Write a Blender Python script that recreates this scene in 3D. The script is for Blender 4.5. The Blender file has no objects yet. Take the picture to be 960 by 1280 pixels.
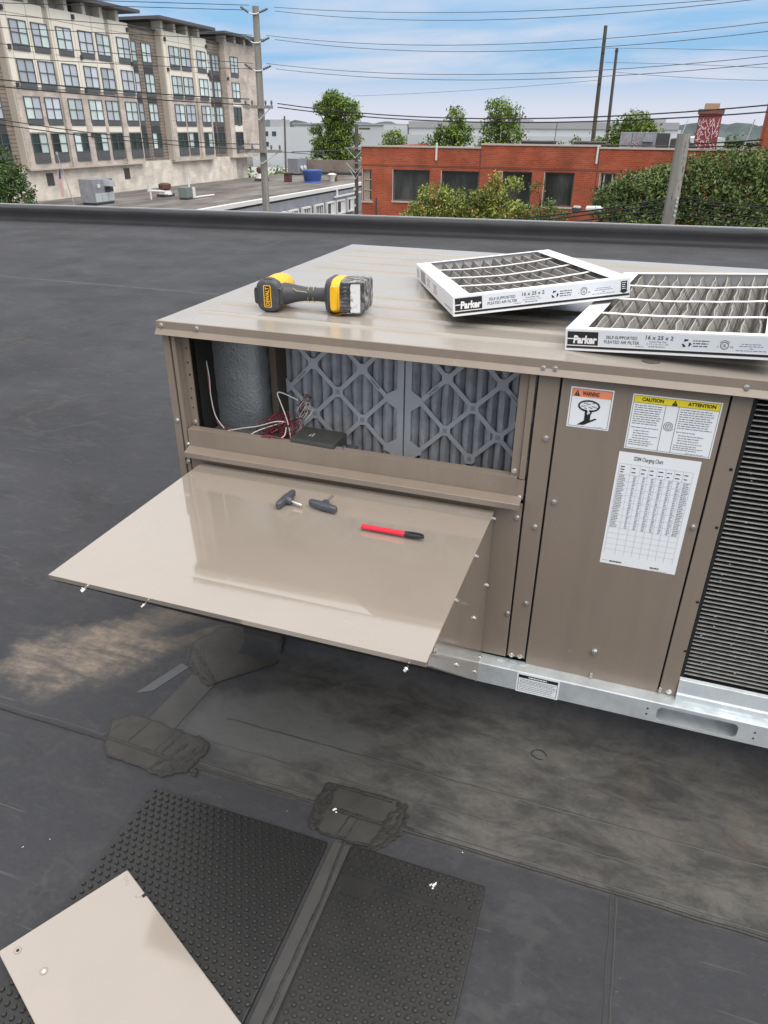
import bpy, bmesh, math, random
from mathutils import Vector, Matrix
import numpy as np

random.seed(11)
rnd = random.Random(7)
SC = bpy.context.scene
COL = SC.collection
PI = math.pi

# ---------------------------------------------------------------- camera
def cam_setup():
    f, yaw, pitch, roll = 887.9, -0.32778, 0.49568, 0.00889
    loc = Vector((1.0418, -1.4055, 1.3834))
    fw = Vector((math.sin(yaw) * math.cos(pitch), math.cos(yaw) * math.cos(pitch), -math.sin(pitch)))
    r = Vector((math.cos(yaw), -math.sin(yaw), 0)); u = r.cross(fw)
    r2 = r * math.cos(roll) + u * math.sin(roll); u2 = u * math.cos(roll) - r * math.sin(roll)
    cd = bpy.data.cameras.new('camera'); co = bpy.data.objects.new('camera', cd); COL.objects.link(co)
    m = Matrix(((r2.x, u2.x, -fw.x, loc.x), (r2.y, u2.y, -fw.y, loc.y), (r2.z, u2.z, -fw.z, loc.z), (0, 0, 0, 1)))
    co.matrix_world = m
    cd.sensor_fit = 'VERTICAL'; cd.sensor_height = 24.0; cd.lens = f / 1280 * 24.0
    cd.clip_start = 0.02; cd.clip_end = 6000
    SC.camera = co
cam_setup()

# ---------------------------------------------------------------- light
SUN_EL, SUN_AZ = math.radians(62), math.radians(126)      # azimuth clockwise from +Y
def world_setup():
    w = bpy.data.worlds.new('World'); SC.world = w; w.use_nodes = True
    nt = w.node_tree; N = nt.nodes; L = nt.links; N.clear()
    out = N.new('ShaderNodeOutputWorld'); bg = N.new('ShaderNodeBackground'); bg.inputs[1].default_value = 0.05
    sky = N.new('ShaderNodeTexSky'); sky.sky_type = 'NISHITA'; sky.sun_disc = False
    sky.sun_elevation = SUN_EL; sky.sun_rotation = SUN_AZ; sky.altitude = 50; sky.air_density = 1.3; sky.dust_density = 1.5; sky.ozone_density = 2.0
    tc = N.new('ShaderNodeTexCoord')
    sep = N.new('ShaderNodeSeparateXYZ'); L.new(tc.outputs['Generated'], sep.inputs[0])
    # flat cloud sheet seen in perspective: divide by height
    add = N.new('ShaderNodeMath'); add.operation = 'ADD'; add.inputs[1].default_value = 0.16; L.new(sep.outputs[2], add.inputs[0])
    mx = N.new('ShaderNodeMath'); mx.operation = 'MAXIMUM'; mx.inputs[1].default_value = 0.05; L.new(add.outputs[0], mx.inputs[0])
    dv = N.new('ShaderNodeVectorMath'); dv.operation = 'DIVIDE'; L.new(tc.outputs['Generated'], dv.inputs[0])
    cmb = N.new('ShaderNodeCombineXYZ')
    for i in range(3): L.new(mx.outputs[0], cmb.inputs[i])
    L.new(cmb.outputs[0], dv.inputs[1])
    mp = N.new('ShaderNodeMapping'); mp.inputs['Scale'].default_value = (0.55, 1.1, 0.35); mp.inputs['Rotation'].default_value = (0, 0, 0.35)
    mp.inputs['Location'].default_value = (1.7, 0.4, 0)
    L.new(dv.outputs[0], mp.inputs[0])
    nz = N.new('ShaderNodeTexNoise'); nz.inputs['Scale'].default_value = 0.9; nz.inputs['Detail'].default_value = 7; nz.inputs['Roughness'].default_value = 0.55
    nz.inputs['Distortion'].default_value = 0.35
    L.new(mp.outputs[0], nz.inputs['Vector'])
    rp = N.new('ShaderNodeValToRGB'); rp.color_ramp.elements[0].position = 0.42; rp.color_ramp.elements[0].color = (0.05, 0.05, 0.05, 1)
    rp.color_ramp.elements[1].position = 0.66; rp.color_ramp.elements[1].color = (1, 1, 1, 1)
    L.new(nz.outputs['Fac'], rp.inputs[0])
    # hazy whitening toward the horizon
    mr = N.new('ShaderNodeMapRange'); mr.inputs['From Min'].default_value = 0.01; mr.inputs['From Max'].default_value = 0.085
    mr.inputs['To Min'].default_value = 0.92; mr.inputs['To Max'].default_value = 0.0; mr.interpolation_type = 'SMOOTHSTEP'
    L.new(sep.outputs[2], mr.inputs[0])
    mxx = N.new('ShaderNodeMath'); mxx.operation = 'MAXIMUM'
    L.new(rp.outputs[0], mxx.inputs[0]); L.new(mr.outputs[0], mxx.inputs[1])
    # thin veil everywhere lifts the blue
    tint = N.new('ShaderNodeMixRGB'); tint.blend_type = 'MIX'; tint.inputs[0].default_value = 0.8
    tint.inputs[2].default_value = (2.4, 5.3, 8.8, 1); L.new(sky.outputs[0], tint.inputs[1])
    mix = N.new('ShaderNodeMixRGB'); mix.inputs[2].default_value = (7.2, 7.3, 8.2, 1)
    L.new(mxx.outputs[0], mix.inputs[0]); L.new(tint.outputs[0], mix.inputs[1])
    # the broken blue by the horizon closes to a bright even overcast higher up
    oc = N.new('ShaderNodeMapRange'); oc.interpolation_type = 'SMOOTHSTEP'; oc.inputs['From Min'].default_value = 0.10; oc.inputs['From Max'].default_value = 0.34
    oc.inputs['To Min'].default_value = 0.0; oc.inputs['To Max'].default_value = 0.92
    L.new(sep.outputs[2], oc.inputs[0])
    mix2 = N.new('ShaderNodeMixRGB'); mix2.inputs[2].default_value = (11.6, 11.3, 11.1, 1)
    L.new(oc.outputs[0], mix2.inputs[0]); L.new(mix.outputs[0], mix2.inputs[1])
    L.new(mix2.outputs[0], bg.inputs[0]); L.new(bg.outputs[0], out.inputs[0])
world_setup()
def sun_setup():
    sd = bpy.data.lights.new('sun', 'SUN'); sd.energy = 1.5; sd.angle = math.radians(65); sd.color = (1.0, 0.97, 0.93)
    so = bpy.data.objects.new('sun', sd); COL.objects.link(so)
    d = Vector((math.sin(SUN_AZ) * math.cos(SUN_EL), math.cos(SUN_AZ) * math.cos(SUN_EL), math.sin(SUN_EL)))
    so.rotation_euler = d.to_track_quat('Z', 'Y').to_euler()
    so.location = (0, 0, 30)
sun_setup()
SC.view_settings.view_transform = 'Standard'; SC.view_settings.look = 'None'
SC.view_settings.exposure = 1.08; SC.view_settings.gamma = 1.0
SC.cycles.max_bounces = 8; SC.cycles.transparent_max_bounces = 8

# ---------------------------------------------------------------- materials
def s2l(c):
    return tuple(((v / 255) / 12.92 if v / 255 <= 0.04045 else ((v / 255 + 0.055) / 1.055) ** 2.4) for v in c)
MATS = {}
def M(name, col, rough=0.5, metal=0.0, spec=0.5, var=0.0, vscale=8.0, rvar=0.0, bump=0.0, bscale=60.0, col2=None,
      stretch=(1, 1, 1), coat=0.0, rand=0.0, contrast=(0.3, 0.7), coat_ior=1.5, speck=0.0, runs=0.0):
    m = bpy.data.materials.new(name); m.use_nodes = True; nt = m.node_tree; N = nt.nodes; L = nt.links
    b = N['Principled BSDF']; b.inputs['Roughness'].default_value = rough; b.inputs['Metallic'].default_value = metal
    b.inputs['Specular IOR Level'].default_value = spec; b.inputs['Base Color'].default_value = (*col, 1)
    if coat: b.inputs['Coat Weight'].default_value = coat; b.inputs['Coat Roughness'].default_value = min(0.12, rough); b.inputs['Coat IOR'].default_value = coat_ior
    tc = N.new('ShaderNodeTexCoord'); mp = N.new('ShaderNodeMapping'); mp.inputs['Scale'].default_value = stretch
    L.new(tc.outputs['Object'], mp.inputs[0])
    if var or col2 or rvar:
        nz = N.new('ShaderNodeTexNoise'); nz.inputs['Scale'].default_value = vscale; nz.inputs['Detail'].default_value = 6; nz.inputs['Roughness'].default_value = 0.6
        L.new(mp.outputs[0], nz.inputs['Vector'])
        rp = N.new('ShaderNodeMapRange'); rp.inputs['From Min'].default_value = contrast[0]; rp.inputs['From Max'].default_value = contrast[1]
        L.new(nz.outputs['Fac'], rp.inputs[0])
        mx = N.new('ShaderNodeMixRGB')
        c2 = col2 or tuple(v * (1 - var) for v in col); c1 = col if col2 else tuple(v * (1 + var) for v in col)
        mx.inputs[1].default_value = (*c1, 1); mx.inputs[2].default_value = (*c2, 1)
        L.new(rp.outputs[0], mx.inputs[0])
        last = mx.outputs[0]
        if rand:
            oi = N.new('ShaderNodeObjectInfo'); hs = N.new('ShaderNodeHueSaturation'); mr = N.new('ShaderNodeMapRange')
            mr.inputs['To Min'].default_value = 1 - rand; mr.inputs['To Max'].default_value = 1 + rand
            L.new(oi.outputs['Random'], mr.inputs[0]); L.new(mr.outputs[0], hs.inputs['Value']); L.new(last, hs.inputs['Color']); last = hs.outputs[0]
        if runs:          # faint dirt runs down an upright face
            m3 = N.new('ShaderNodeMapping'); m3.inputs['Scale'].default_value = (22, 22, 1.1); L.new(tc.outputs['Object'], m3.inputs[0])
            n3 = N.new('ShaderNodeTexNoise'); n3.inputs['Scale'].default_value = 1.0; n3.inputs['Detail'].default_value = 7; n3.inputs['Roughness'].default_value = 0.65; L.new(m3.outputs[0], n3.inputs['Vector'])
            r3 = N.new('ShaderNodeMapRange'); r3.inputs['From Min'].default_value = 0.42; r3.inputs['From Max'].default_value = 0.75; r3.inputs['To Max'].default_value = runs; L.new(n3.outputs['Fac'], r3.inputs[0])
            x3 = N.new('ShaderNodeMixRGB'); x3.inputs[2].default_value = (0.13, 0.115, 0.098, 1); L.new(r3.outputs[0], x3.inputs[0]); L.new(last, x3.inputs[1]); last = x3.outputs[0]
        if speck:         # specks of grit and small scuffs
            for sc_, lo, hi, k, colr in ((170, 0.66, 0.72, speck, (0.09, 0.08, 0.07)), (45, 0.64, 0.74, speck * 0.6, (0.42, 0.39, 0.35)), (9, 0.5, 0.75, speck * 0.35, (0.17, 0.15, 0.125))):
                n4 = N.new('ShaderNodeTexNoise'); n4.inputs['Scale'].default_value = sc_; n4.inputs['Detail'].default_value = 4; n4.inputs['Roughness'].default_value = 0.7; L.new(tc.outputs['Object'], n4.inputs['Vector'])
                r4 = N.new('ShaderNodeMapRange'); r4.inputs['From Min'].default_value = lo; r4.inputs['From Max'].default_value = hi; r4.inputs['To Max'].default_value = k; L.new(n4.outputs['Fac'], r4.inputs[0])
                x4 = N.new('ShaderNodeMixRGB'); x4.inputs[2].default_value = (*colr, 1); L.new(r4.outputs[0], x4.inputs[0]); L.new(last, x4.inputs[1]); last = x4.outputs[0]
        L.new(last, b.inputs['Base Color'])
        if rvar:
            m2 = N.new('ShaderNodeMapRange'); m2.inputs['To Min'].default_value = max(0.02, rough - rvar); m2.inputs['To Max'].default_value = rough + rvar
            L.new(rp.outputs[0], m2.inputs[0]); L.new(m2.outputs[0], b.inputs['Roughness'])
    if bump:
        n2 = N.new('ShaderNodeTexNoise'); n2.inputs['Scale'].default_value = bscale; n2.inputs['Detail'].default_value = 4
        L.new(mp.outputs[0], n2.inputs['Vector'])
        bp = N.new('ShaderNodeBump'); bp.inputs['Strength'].default_value = bump; bp.inputs['Distance'].default_value = 0.02 if bscale < 30 else 0.004
        L.new(n2.outputs['Fac'], bp.inputs['Height']); L.new(bp.outputs[0], b.inputs['Normal'])
    MATS[name] = m
    return m

TAN = (0.236, 0.192, 0.155)
tan = M('tan_paint', TAN, 0.16, var=0.04, vscale=5, rvar=0.05, bump=0.02, bscale=14)
tan_face = M('tan_paint_upright', TAN, 0.34, var=0.05, vscale=4, rvar=0.08, bump=0.05, bscale=9, runs=0.22, speck=0.25)
galv = M('galvanised_steel', (0.62, 0.67, 0.69), 0.42, metal=0.5, var=0.18, vscale=22, rvar=0.1, bump=0.05, bscale=40)
steel = M('zinc_screw', (0.72, 0.71, 0.68), 0.28, metal=0.9)
black = M('black_plastic', (0.018, 0.018, 0.02), 0.45, var=0.2, vscale=30)
void = M('dark_interior', (0.012, 0.012, 0.013), 0.7)
white_card = M('white_cardboard', (0.80, 0.80, 0.81), 0.55, var=0.03, vscale=12)
white_paper = M('white_label', (0.80, 0.83, 0.86), 0.35)
ink = M('black_ink', (0.015, 0.015, 0.017), 0.45)
grey_ink = M('grey_ink', (0.16, 0.17, 0.19), 0.5)
orange_ink = M('orange_ink', (0.86, 0.29, 0.15), 0.4)
yellow_ink = M('yellow_ink', (0.80, 0.66, 0.03), 0.4)
lg_card = M('grey_white_print', (0.66, 0.69, 0.74), 0.5)
pleat = M('pleated_media', (0.25, 0.238, 0.22), 0.9, var=0.22, vscale=40, bump=0.2, bscale=300, col2=(0.13, 0.12, 0.108))
wire_mesh = M('media_wire', (0.55, 0.54, 0.52), 0.4, metal=0.4)
grid_board = M('grey_board', (0.53, 0.56, 0.60), 0.55, var=0.06, vscale=20)
media_grey = M('grey_media', (0.41, 0.43, 0.47), 0.9, var=0.25, vscale=25, bump=0.25, bscale=250)
blue_ink = M('blue_ink', (0.06, 0.16, 0.26), 0.5)
foil = M('foil_insulation', (0.25, 0.27, 0.28), 0.42, metal=0.5, var=0.15, vscale=10, bump=0.6, bscale=150)
brown_edge = M('insulation_edge', (0.10, 0.08, 0.06), 0.8)
red_wire = M('red_wire', (0.15, 0.012, 0.02), 0.4)
white_wire = M('white_wire', (0.62, 0.62, 0.60), 0.4)
module_m = M('dark_module', (0.055, 0.058, 0.052), 0.42, var=0.1, vscale=30)
dw_yellow = M('tool_yellow', (0.83, 0.45, 0.015), 0.38, var=0.12, vscale=30, col2=(0.62, 0.33, 0.03), contrast=(0.55, 0.85))
dw_black = M('tool_rubber', (0.048, 0.050, 0.056), 0.5, var=0.35, vscale=28, col2=(0.13, 0.13, 0.13), contrast=(0.5, 0.95))
dw_dusty = M('tool_dusty_black', (0.045, 0.045, 0.045), 0.55, var=0.3, vscale=55, col2=(0.42, 0.41, 0.40), contrast=(0.44, 0.68))
dw_label = M('worn_label', (0.72, 0.72, 0.72), 0.5, vscale=70, col2=(0.22, 0.22, 0.22), contrast=(0.52, 0.68))
red_pen = M('red_plastic', (0.75, 0.02, 0.045), 0.28)
knob_m = M('knob_plastic', (0.065, 0.07, 0.085), 0.35)
mat_rubber = M('mat_rubber', (0.019, 0.019, 0.0195), 0.40, spec=0.5, var=0.25, vscale=14, col2=(0.023, 0.0228, 0.0225), bump=0.1, bscale=200)
mat_rubber2 = M('mat_rubber_worn', (0.020, 0.020, 0.0203), 0.42, spec=0.5, var=0.3, vscale=18, col2=(0.027, 0.0267, 0.026), bump=0.15, bscale=120)
patch_m = M('flashing_rubber', (0.045, 0.043, 0.040), 0.66, spec=0.3, var=0.3, vscale=12, col2=(0.066, 0.063, 0.058), bump=0.2, bscale=40)
caulk = M('lap_caulk', (0.035, 0.034, 0.032), 0.55, spec=0.35, var=0.25, vscale=60, bump=0.6, bscale=160)
curb_m = M('curb_membrane', (0.030, 0.030, 0.032), 0.6, spec=0.35, var=0.3, vscale=6)
strip_m = M('seam_tape', (0.040, 0.040, 0.040), 0.6, var=0.3, vscale=9, col2=(0.060, 0.0585, 0.055))
drop_m = M('white_dropping', (0.75, 0.74, 0.70), 0.8)
coil_fin = M('coil_fins', (0.012, 0.012, 0.013), 0.6, bump=0.8, bscale=400)
coil_tube = M('coil_tube', (0.50, 0.50, 0.48), 0.4, metal=0.3, var=0.25, vscale=60)
parapet_m = M('parapet_membrane', (0.019, 0.019, 0.022), 0.55, spec=0.25, var=0.2, vscale=2.5)
edge_metal = M('edge_metal', (0.42, 0.43, 0.45), 0.45, metal=0.5)

def brickmat(name, c1, c2, mortar, bw, bh, rough=0.85, axis='xz', bump=0.4):
    m = bpy.data.materials.new(name); m.use_nodes = True; nt = m.node_tree; N = nt.nodes; L = nt.links
    b = N['Principled BSDF']; b.inputs['Roughness'].default_value = rough; b.inputs['Specular IOR Level'].default_value = 0.2
    g = N.new('ShaderNodeNewGeometry'); sp = N.new('ShaderNodeSeparateXYZ'); L.new(g.outputs['Position'], sp.inputs[0])
    cb = N.new('ShaderNodeCombineXYZ')
    s = N.new('ShaderNodeMath'); s.operation = 'ADD'; L.new(sp.outputs[0], s.inputs[0]); L.new(sp.outputs[1], s.inputs[1])
    L.new(s.outputs[0], cb.inputs[0]); L.new(sp.outputs[2], cb.inputs[1])
    br = N.new('ShaderNodeTexBrick'); br.inputs['Scale'].default_value = 1.0; br.inputs['Brick Width'].default_value = bw; br.inputs['Row Height'].default_value = bh
    br.inputs['Mortar Size'].default_value = bh * 0.12; br.inputs['Color1'].default_value = (*c1, 1); br.inputs['Color2'].default_value = (*c2, 1); br.inputs['Mortar'].default_value = (*mortar, 1)
    br.inputs['Bias'].default_value = 0.0
    L.new(cb.outputs[0], br.inputs['Vector'])
    nz = N.new('ShaderNodeTexNoise'); nz.inputs['Scale'].default_value = 0.7; nz.inputs['Detail'].default_value = 6; L.new(cb.outputs[0], nz.inputs['Vector'])
    mr = N.new('ShaderNodeMapRange'); mr.inputs['From Min'].default_value = 0.3; mr.inputs['From Max'].default_value = 0.7; mr.inputs['To Min'].default_value = 0.75; mr.inputs['To Max'].default_value = 1.2
    L.new(nz.outputs['Fac'], mr.inputs[0])
    hs = N.new('ShaderNodeHueSaturation'); L.new(mr.outputs[0], hs.inputs['Value']); L.new(br.outputs['Color'], hs.inputs['Color'])
    L.new(hs.outputs[0], b.inputs['Base Color'])
    return m
red_brick = brickmat('red_brick', (0.40, 0.088, 0.042), (0.30, 0.063, 0.032), (0.34, 0.14, 0.09), 0.30, 0.10)
pod_brick = brickmat('podium_block', (0.76, 0.70, 0.61), (0.66, 0.60, 0.52), (0.72, 0.67, 0.6), 1.0, 0.3)
apt_brick = brickmat('pale_brick', (0.60, 0.52, 0.46), (0.49, 0.415, 0.365), (0.58, 0.53, 0.48), 0.6, 0.2)
apt_cream = M('cream_panel', (0.84, 0.79, 0.69), 0.6, var=0.04, vscale=0.4)
apt_brown = brickmat('brown_siding', (0.29, 0.245, 0.205), (0.265, 0.225, 0.19), (0.15, 0.12, 0.10), 6.0, 0.3)
apt_strip = M('taupe_strip', (0.50, 0.45, 0.385), 0.7)
apt_dark = M('dark_panel', (0.055, 0.055, 0.058), 0.6)
roof_slab = M('dark_fascia', (0.085, 0.085, 0.095), 0.5)
frame_dark = M('dark_frame', (0.10, 0.105, 0.11), 0.4)
glass_pale = M('pane_blinds', (0.50, 0.55, 0.60), 0.08, var=0.12, vscale=0.6, rand=0.25)
glass_mint = M('pane_curtain', (0.60, 0.72, 0.70), 0.08, var=0.1, vscale=0.8, rand=0.2)
glass_dark = M('pane_dark', (0.035, 0.055, 0.055), 0.05, var=0.5, vscale=0.9, rand=0.3)
bglass = M('brick_pane', (0.028, 0.031, 0.031), 0.08, spec=0.8, vscale=0.9, stretch=(1.2, 1, 0.35), col2=(0.10, 0.105, 0.10), contrast=(0.42, 0.75))  # paler upright streaks put faint reflections and interior hints into the pane colour
bblind = M('pane_blind_cream', (0.36, 0.32, 0.22), 0.4, var=0.1)
frame_lt = M('light_frame', (0.46, 0.42, 0.37), 0.5)
white_frame = M('white_frame', (0.70, 0.70, 0.70), 0.5)
gravel_roof = M('old_roof', (0.21, 0.19, 0.175), 0.9, var=0.3, vscale=0.30, stretch=(1.6, 0.55, 1), col2=(0.085, 0.075, 0.07), contrast=(0.36, 0.64))
grey_wall = M('grey_wall', (0.23, 0.24, 0.28), 0.8, var=0.12, vscale=0.8)
white_paint = M('white_coping', (0.66, 0.66, 0.65), 0.6)
rust = M('rusty_metal', (0.11, 0.05, 0.04), 0.7, var=0.3, vscale=4)
rtu_grey = M('weathered_grey', (0.30, 0.31, 0.34), 0.5, metal=0.3, var=0.2, vscale=2)
green_box = M('green_grey_box', (0.16, 0.20, 0.19), 0.6)
tarp_m = M('blue_tarp', (0.035, 0.075, 0.26), 0.5, var=0.25, vscale=3, bump=0.4, bscale=6)
pole_wood = M('grey_pole_wood', (0.30, 0.29, 0.26), 0.9, var=0.3, vscale=10, stretch=(1, 1, 0.06), bump=0.5, bscale=20, col2=(0.17, 0.155, 0.14))
pole_dark = M('dark_pole_wood', (0.09, 0.08, 0.07), 0.9, var=0.3, vscale=6, stretch=(1, 1, 0.1))
insul = M('insulator_grey', (0.12, 0.14, 0.15), 0.4)
cable = M('black_cable', (0.014, 0.014, 0.015), 0.6)
cable_th = M('grey_conductor', (0.10, 0.11, 0.12), 0.5)
asphalt = M('street_ground', (0.075, 0.075, 0.075), 0.95, var=0.35, vscale=0.05, col2=(0.12, 0.125, 0.105))
white_wall = M('white_hall', (0.50, 0.52, 0.54), 0.7, var=0.05, vscale=0.02)
pale_wall = M('pale_grey_wall', (0.34, 0.35, 0.355), 0.7)
hill_m = M('far_trees', (0.075, 0.10, 0.10), 0.95, var=0.3, vscale=0.05)
conc = M('pale_concrete', (0.36, 0.36, 0.35), 0.9, var=0.1, vscale=0.1)
bark = M('bark', (0.07, 0.055, 0.042), 0.9, var=0.3, vscale=6)
def leafmat(name, c):
    m = M(name, c, 0.5, spec=0.3, var=0.25, vscale=0.9)
    return m
L_dark = [leafmat('leaf_deep', (0.055, 0.100, 0.022)), leafmat('leaf_mid', (0.115, 0.185, 0.034)), leafmat('leaf_bright', (0.22, 0.30, 0.055))]
L_deep = [leafmat('leaf_shade_deep', (0.030, 0.060, 0.018)), leafmat('leaf_shade_mid', (0.052, 0.098, 0.026)), leafmat('leaf_shade_bright', (0.090, 0.145, 0.036))]
L_mid = [leafmat('leaf_hedge_deep', (0.075, 0.108, 0.036)), leafmat('leaf_hedge_mid', (0.105, 0.15, 0.047)), leafmat('leaf_hedge_bright', (0.155, 0.205, 0.066))]
L_yel = [leafmat('leaf_yellow_deep', (0.085, 0.115, 0.024)), leafmat('leaf_yellow_mid', (0.18, 0.225, 0.045)), leafmat('leaf_yellow_bright', (0.32, 0.36, 0.08))]

def epdm_material():
    m = bpy.data.materials.new('roof_membrane'); m.use_nodes = True; nt = m.node_tree; N = nt.nodes; L = nt.links
    b = N['Principled BSDF']
    g = N.new('ShaderNodeNewGeometry')
    def noise(scale, det=5, stretch=(1, 1, 1), rough=0.6, dist=0.0, rot=0):
        mp = N.new('ShaderNodeMapping'); mp.inputs['Scale'].default_value = stretch; mp.inputs['Rotation'].default_value = (0, 0, rot); L.new(g.outputs['Position'], mp.inputs[0])
        n = N.new('ShaderNodeTexNoise'); n.inputs['Scale'].default_value = scale; n.inputs['Detail'].default_value = det; n.inputs['Roughness'].default_value = rough; n.inputs['Distortion'].default_value = dist
        L.new(mp.outputs[0], n.inputs['Vector']); return n.outputs['Fac']
    def ramp(x, a, bb, lo=0.0, hi=1.0, smooth=True):
        r = N.new('ShaderNodeMapRange'); r.inputs['From Min'].default_value = a; r.inputs['From Max'].default_value = bb
        r.inputs['To Min'].default_value = lo; r.inputs['To Max'].default_value = hi
        if smooth: r.interpolation_type = 'SMOOTHSTEP'
        L.new(x, r.inputs[0]); return r.outputs[0]
    def op(o, x, y):
        n = N.new('ShaderNodeMath'); n.operation = o
        for i, v in enumerate((x, y)):
            if isinstance(v, (int, float)): n.inputs[i].default_value = v
            else: L.new(v, n.inputs[i])
        return n.outputs[0]
    def mix(f, c1, c2, mode='MIX'):
        n = N.new('ShaderNodeMixRGB'); n.blend_type = mode
        if isinstance(f, (int, float)): n.inputs[0].default_value = f
        else: L.new(f, n.inputs[0])
        for i, c in ((1, c1), (2, c2)):
            if isinstance(c, tuple): n.inputs[i].default_value = (*c, 1)
            else: L.new(c, n.inputs[i])
        return n.outputs[0]
    sp = N.new('ShaderNodeSeparateXYZ'); L.new(g.outputs['Position'], sp.inputs[0])
    X, Y = sp.outputs[0], sp.outputs[1]
    def spot(cx, cy, rx, ry, rot=0.0, warp=0.5, wscale=6.0, inner=0.55):
        mp = N.new('ShaderNodeMapping'); mp.vector_type = 'TEXTURE'
        mp.inputs['Location'].default_value = (cx, cy, 0); mp.inputs['Rotation'].default_value = (0, 0, rot); mp.inputs['Scale'].default_value = (rx, ry, 1000)
        L.new(g.outputs['Position'], mp.inputs[0])
        ln = N.new('ShaderNodeVectorMath'); ln.operation = 'LENGTH'; L.new(mp.outputs[0], ln.inputs[0])
        nn = op('MULTIPLY', op('SUBTRACT', noise(wscale), 0.5), warp * 2)
        return ramp(op('ADD', ln.outputs['Value'], nn), inner, 1.0, 1.0, 0.0)
    base = mix(ramp(noise(0.7, 8, (1, 1.5, 1), 0.65), 0.32, 0.68), (0.040, 0.0415, 0.0465), (0.054, 0.0555, 0.0615))
    base = mix(ramp(noise(7, 7, (1, 2.4, 1), 0.7, 0.6, 0.3), 0.50, 0.75, 0, 0.5), base, (0.078, 0.079, 0.083))   # pale scuffs
    base = mix(ramp(noise(2.3, 6, (1, 1, 1), 0.6, 0.4), 0.52, 0.72, 0, 0.55), base, (0.030, 0.030, 0.0325))
    # brown-grey silt washed along the unit's front
    nearband = op('MULTIPLY', ramp(Y, -0.40, -0.375), ramp(Y, 0.0, 0.14, 1.0, 0.0))
    nearband = op('MULTIPLY', nearband, ramp(X, 0.10, 0.42))
    nearband = op('MULTIPLY', nearband, ramp(X, 2.4, 3.2, 1.0, 0.0))
    silt = mix(ramp(noise(6, 12, (1, 1.9, 1), 0.78, 0.4), 0.36, 0.66), (0.056, 0.0545, 0.052), (0.130, 0.125, 0.115))
    base = mix(op('MULTIPLY', nearband, 0.9), base, silt)
    dk = op('MULTIPLY', ramp(noise(2.2, 6, (1, 3.5, 1), 0.6, 0.8), 0.52, 0.66), op('MULTIPLY', nearband, 0.36))
    base = mix(dk, base, (0.024, 0.024, 0.026))
    # grey wash right of the corner patch
    base = mix(op('MULTIPLY', spot(0.33, -0.20, 0.30, 0.16, 0.1, 0.6), 0.7), base, (0.135, 0.137, 0.135))
    # tan dried silt by the hood's corner
    fine = ramp(noise(30, 9, (1, 1, 1), 0.8), 0.34, 0.66, 0.5, 1.0)
    t1 = spot(-0.33, -0.11, 0.33, 0.20, 0.75, 0.95, 5.5, 0.3)
    t2 = spot(-0.20, 0.11, 0.26, 0.09, 0.75, 0.9, 7, 0.3)
    t3 = spot(-0.06, 0.06, 0.16, 0.035, 0.85, 0.4, 6)
    streak = ramp(noise(1.0, 5, (5, 26, 1), 0.65, 0.3, -0.75), 0.33, 0.62, 0.35, 1.0)
    fine = op('MULTIPLY', fine, streak)
    tcol = mix(ramp(noise(11, 6, (1, 1, 1), 0.65), 0.3, 0.7), (0.29, 0.235, 0.185), (0.20, 0.17, 0.14))
    base = mix(op('MULTIPLY', op('MULTIPLY', t1, fine), 0.95), base, tcol)
    base = mix(op('MULTIPLY', op('MULTIPLY', t2, fine), 0.75), base, (0.165, 0.135, 0.105))
    base = mix(op('MULTIPLY', op('MULTIPLY', t3, fine), 0.7), base, (0.150, 0.120, 0.090))
    # rust drips
    for (cx, cy, rx, ry, k) in ((1.235, -0.095, 0.040, 0.11, 0.28), (1.46, -0.14, 0.05, 0.12, 0.28), (1.30, -0.20, 0.09, 0.06, 0.2)):
        base = mix(op('MULTIPLY', op('MULTIPLY', spot(cx, cy, rx, ry, 0, 0.8, 22, 0.1), fine), k), base, (0.17, 0.125, 0.08))
    # water line: slightly paler arc fringe on the front sheet
    base = mix(op('MULTIPLY', spot(0.95, -0.98, 0.42, 0.26, 0.3, 0.25, 3, 0.9), 0.28), base, (0.10, 0.102, 0.108))
    base = mix(op('MULTIPLY', spot(-0.75, -0.62, 0.42, 0.22, 0.3, 0.6, 4, 0.5), 0.4), base, (0.096, 0.098, 0.108))
    # dried water lines and scrape marks
    for sc_, c0, k in ((1.1, 0.47, 0.16), (1.9, 0.56, 0.12)):
        q = op('ABSOLUTE', op('SUBTRACT', noise(sc_, 5, (1, 1.3, 1), 0.6, 0.3), c0), 0.0)
        base = mix(op('MULTIPLY', ramp(q, 0.001, 0.016, 1.0, 0.0), op('MULTIPLY', ramp(noise(1.3, 3), 0.45, 0.6), k)), base, (0.12, 0.119, 0.115))
    for rot_, st, k in ((0.5, (2.5, 70, 1), 0.5), (-0.7, (3, 90, 1), 0.4), (1.25, (2, 60, 1), 0.35), (0.1, (4, 110, 1), 0.35)):
        base = mix(ramp(noise(1.0, 3, st, 0.55, 0.15, rot_), 0.68, 0.74, 0, k), base, (0.13, 0.13, 0.13))
    # fine dust specks
    base = mix(ramp(noise(38, 8, (1, 1.7, 1), 0.8, 0, 0.4), 0.46, 0.72, 0, 0.34), base, (0.082, 0.082, 0.082))
    base = mix(ramp(noise(55, 8, (1, 1.3, 1), 0.8, 0, 0.2), 0.54, 0.74, 0, 0.5), base, (0.020, 0.020, 0.0205))
    base = mix(ramp(noise(160, 2), 0.70, 0.78, 0, 0.45), base, (0.16, 0.16, 0.155))
    L.new(base, b.inputs['Base Color'])
    L.new(ramp(noise(1.6, 5), 0.3, 0.7, 0.50, 0.68), b.inputs['Roughness'])
    b.inputs['Specular IOR Level'].default_value = 0.10
    bp = N.new('ShaderNodeBump'); bp.inputs['Strength'].default_value = 0.35; bp.inputs['Distance'].default_value = 0.004
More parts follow.
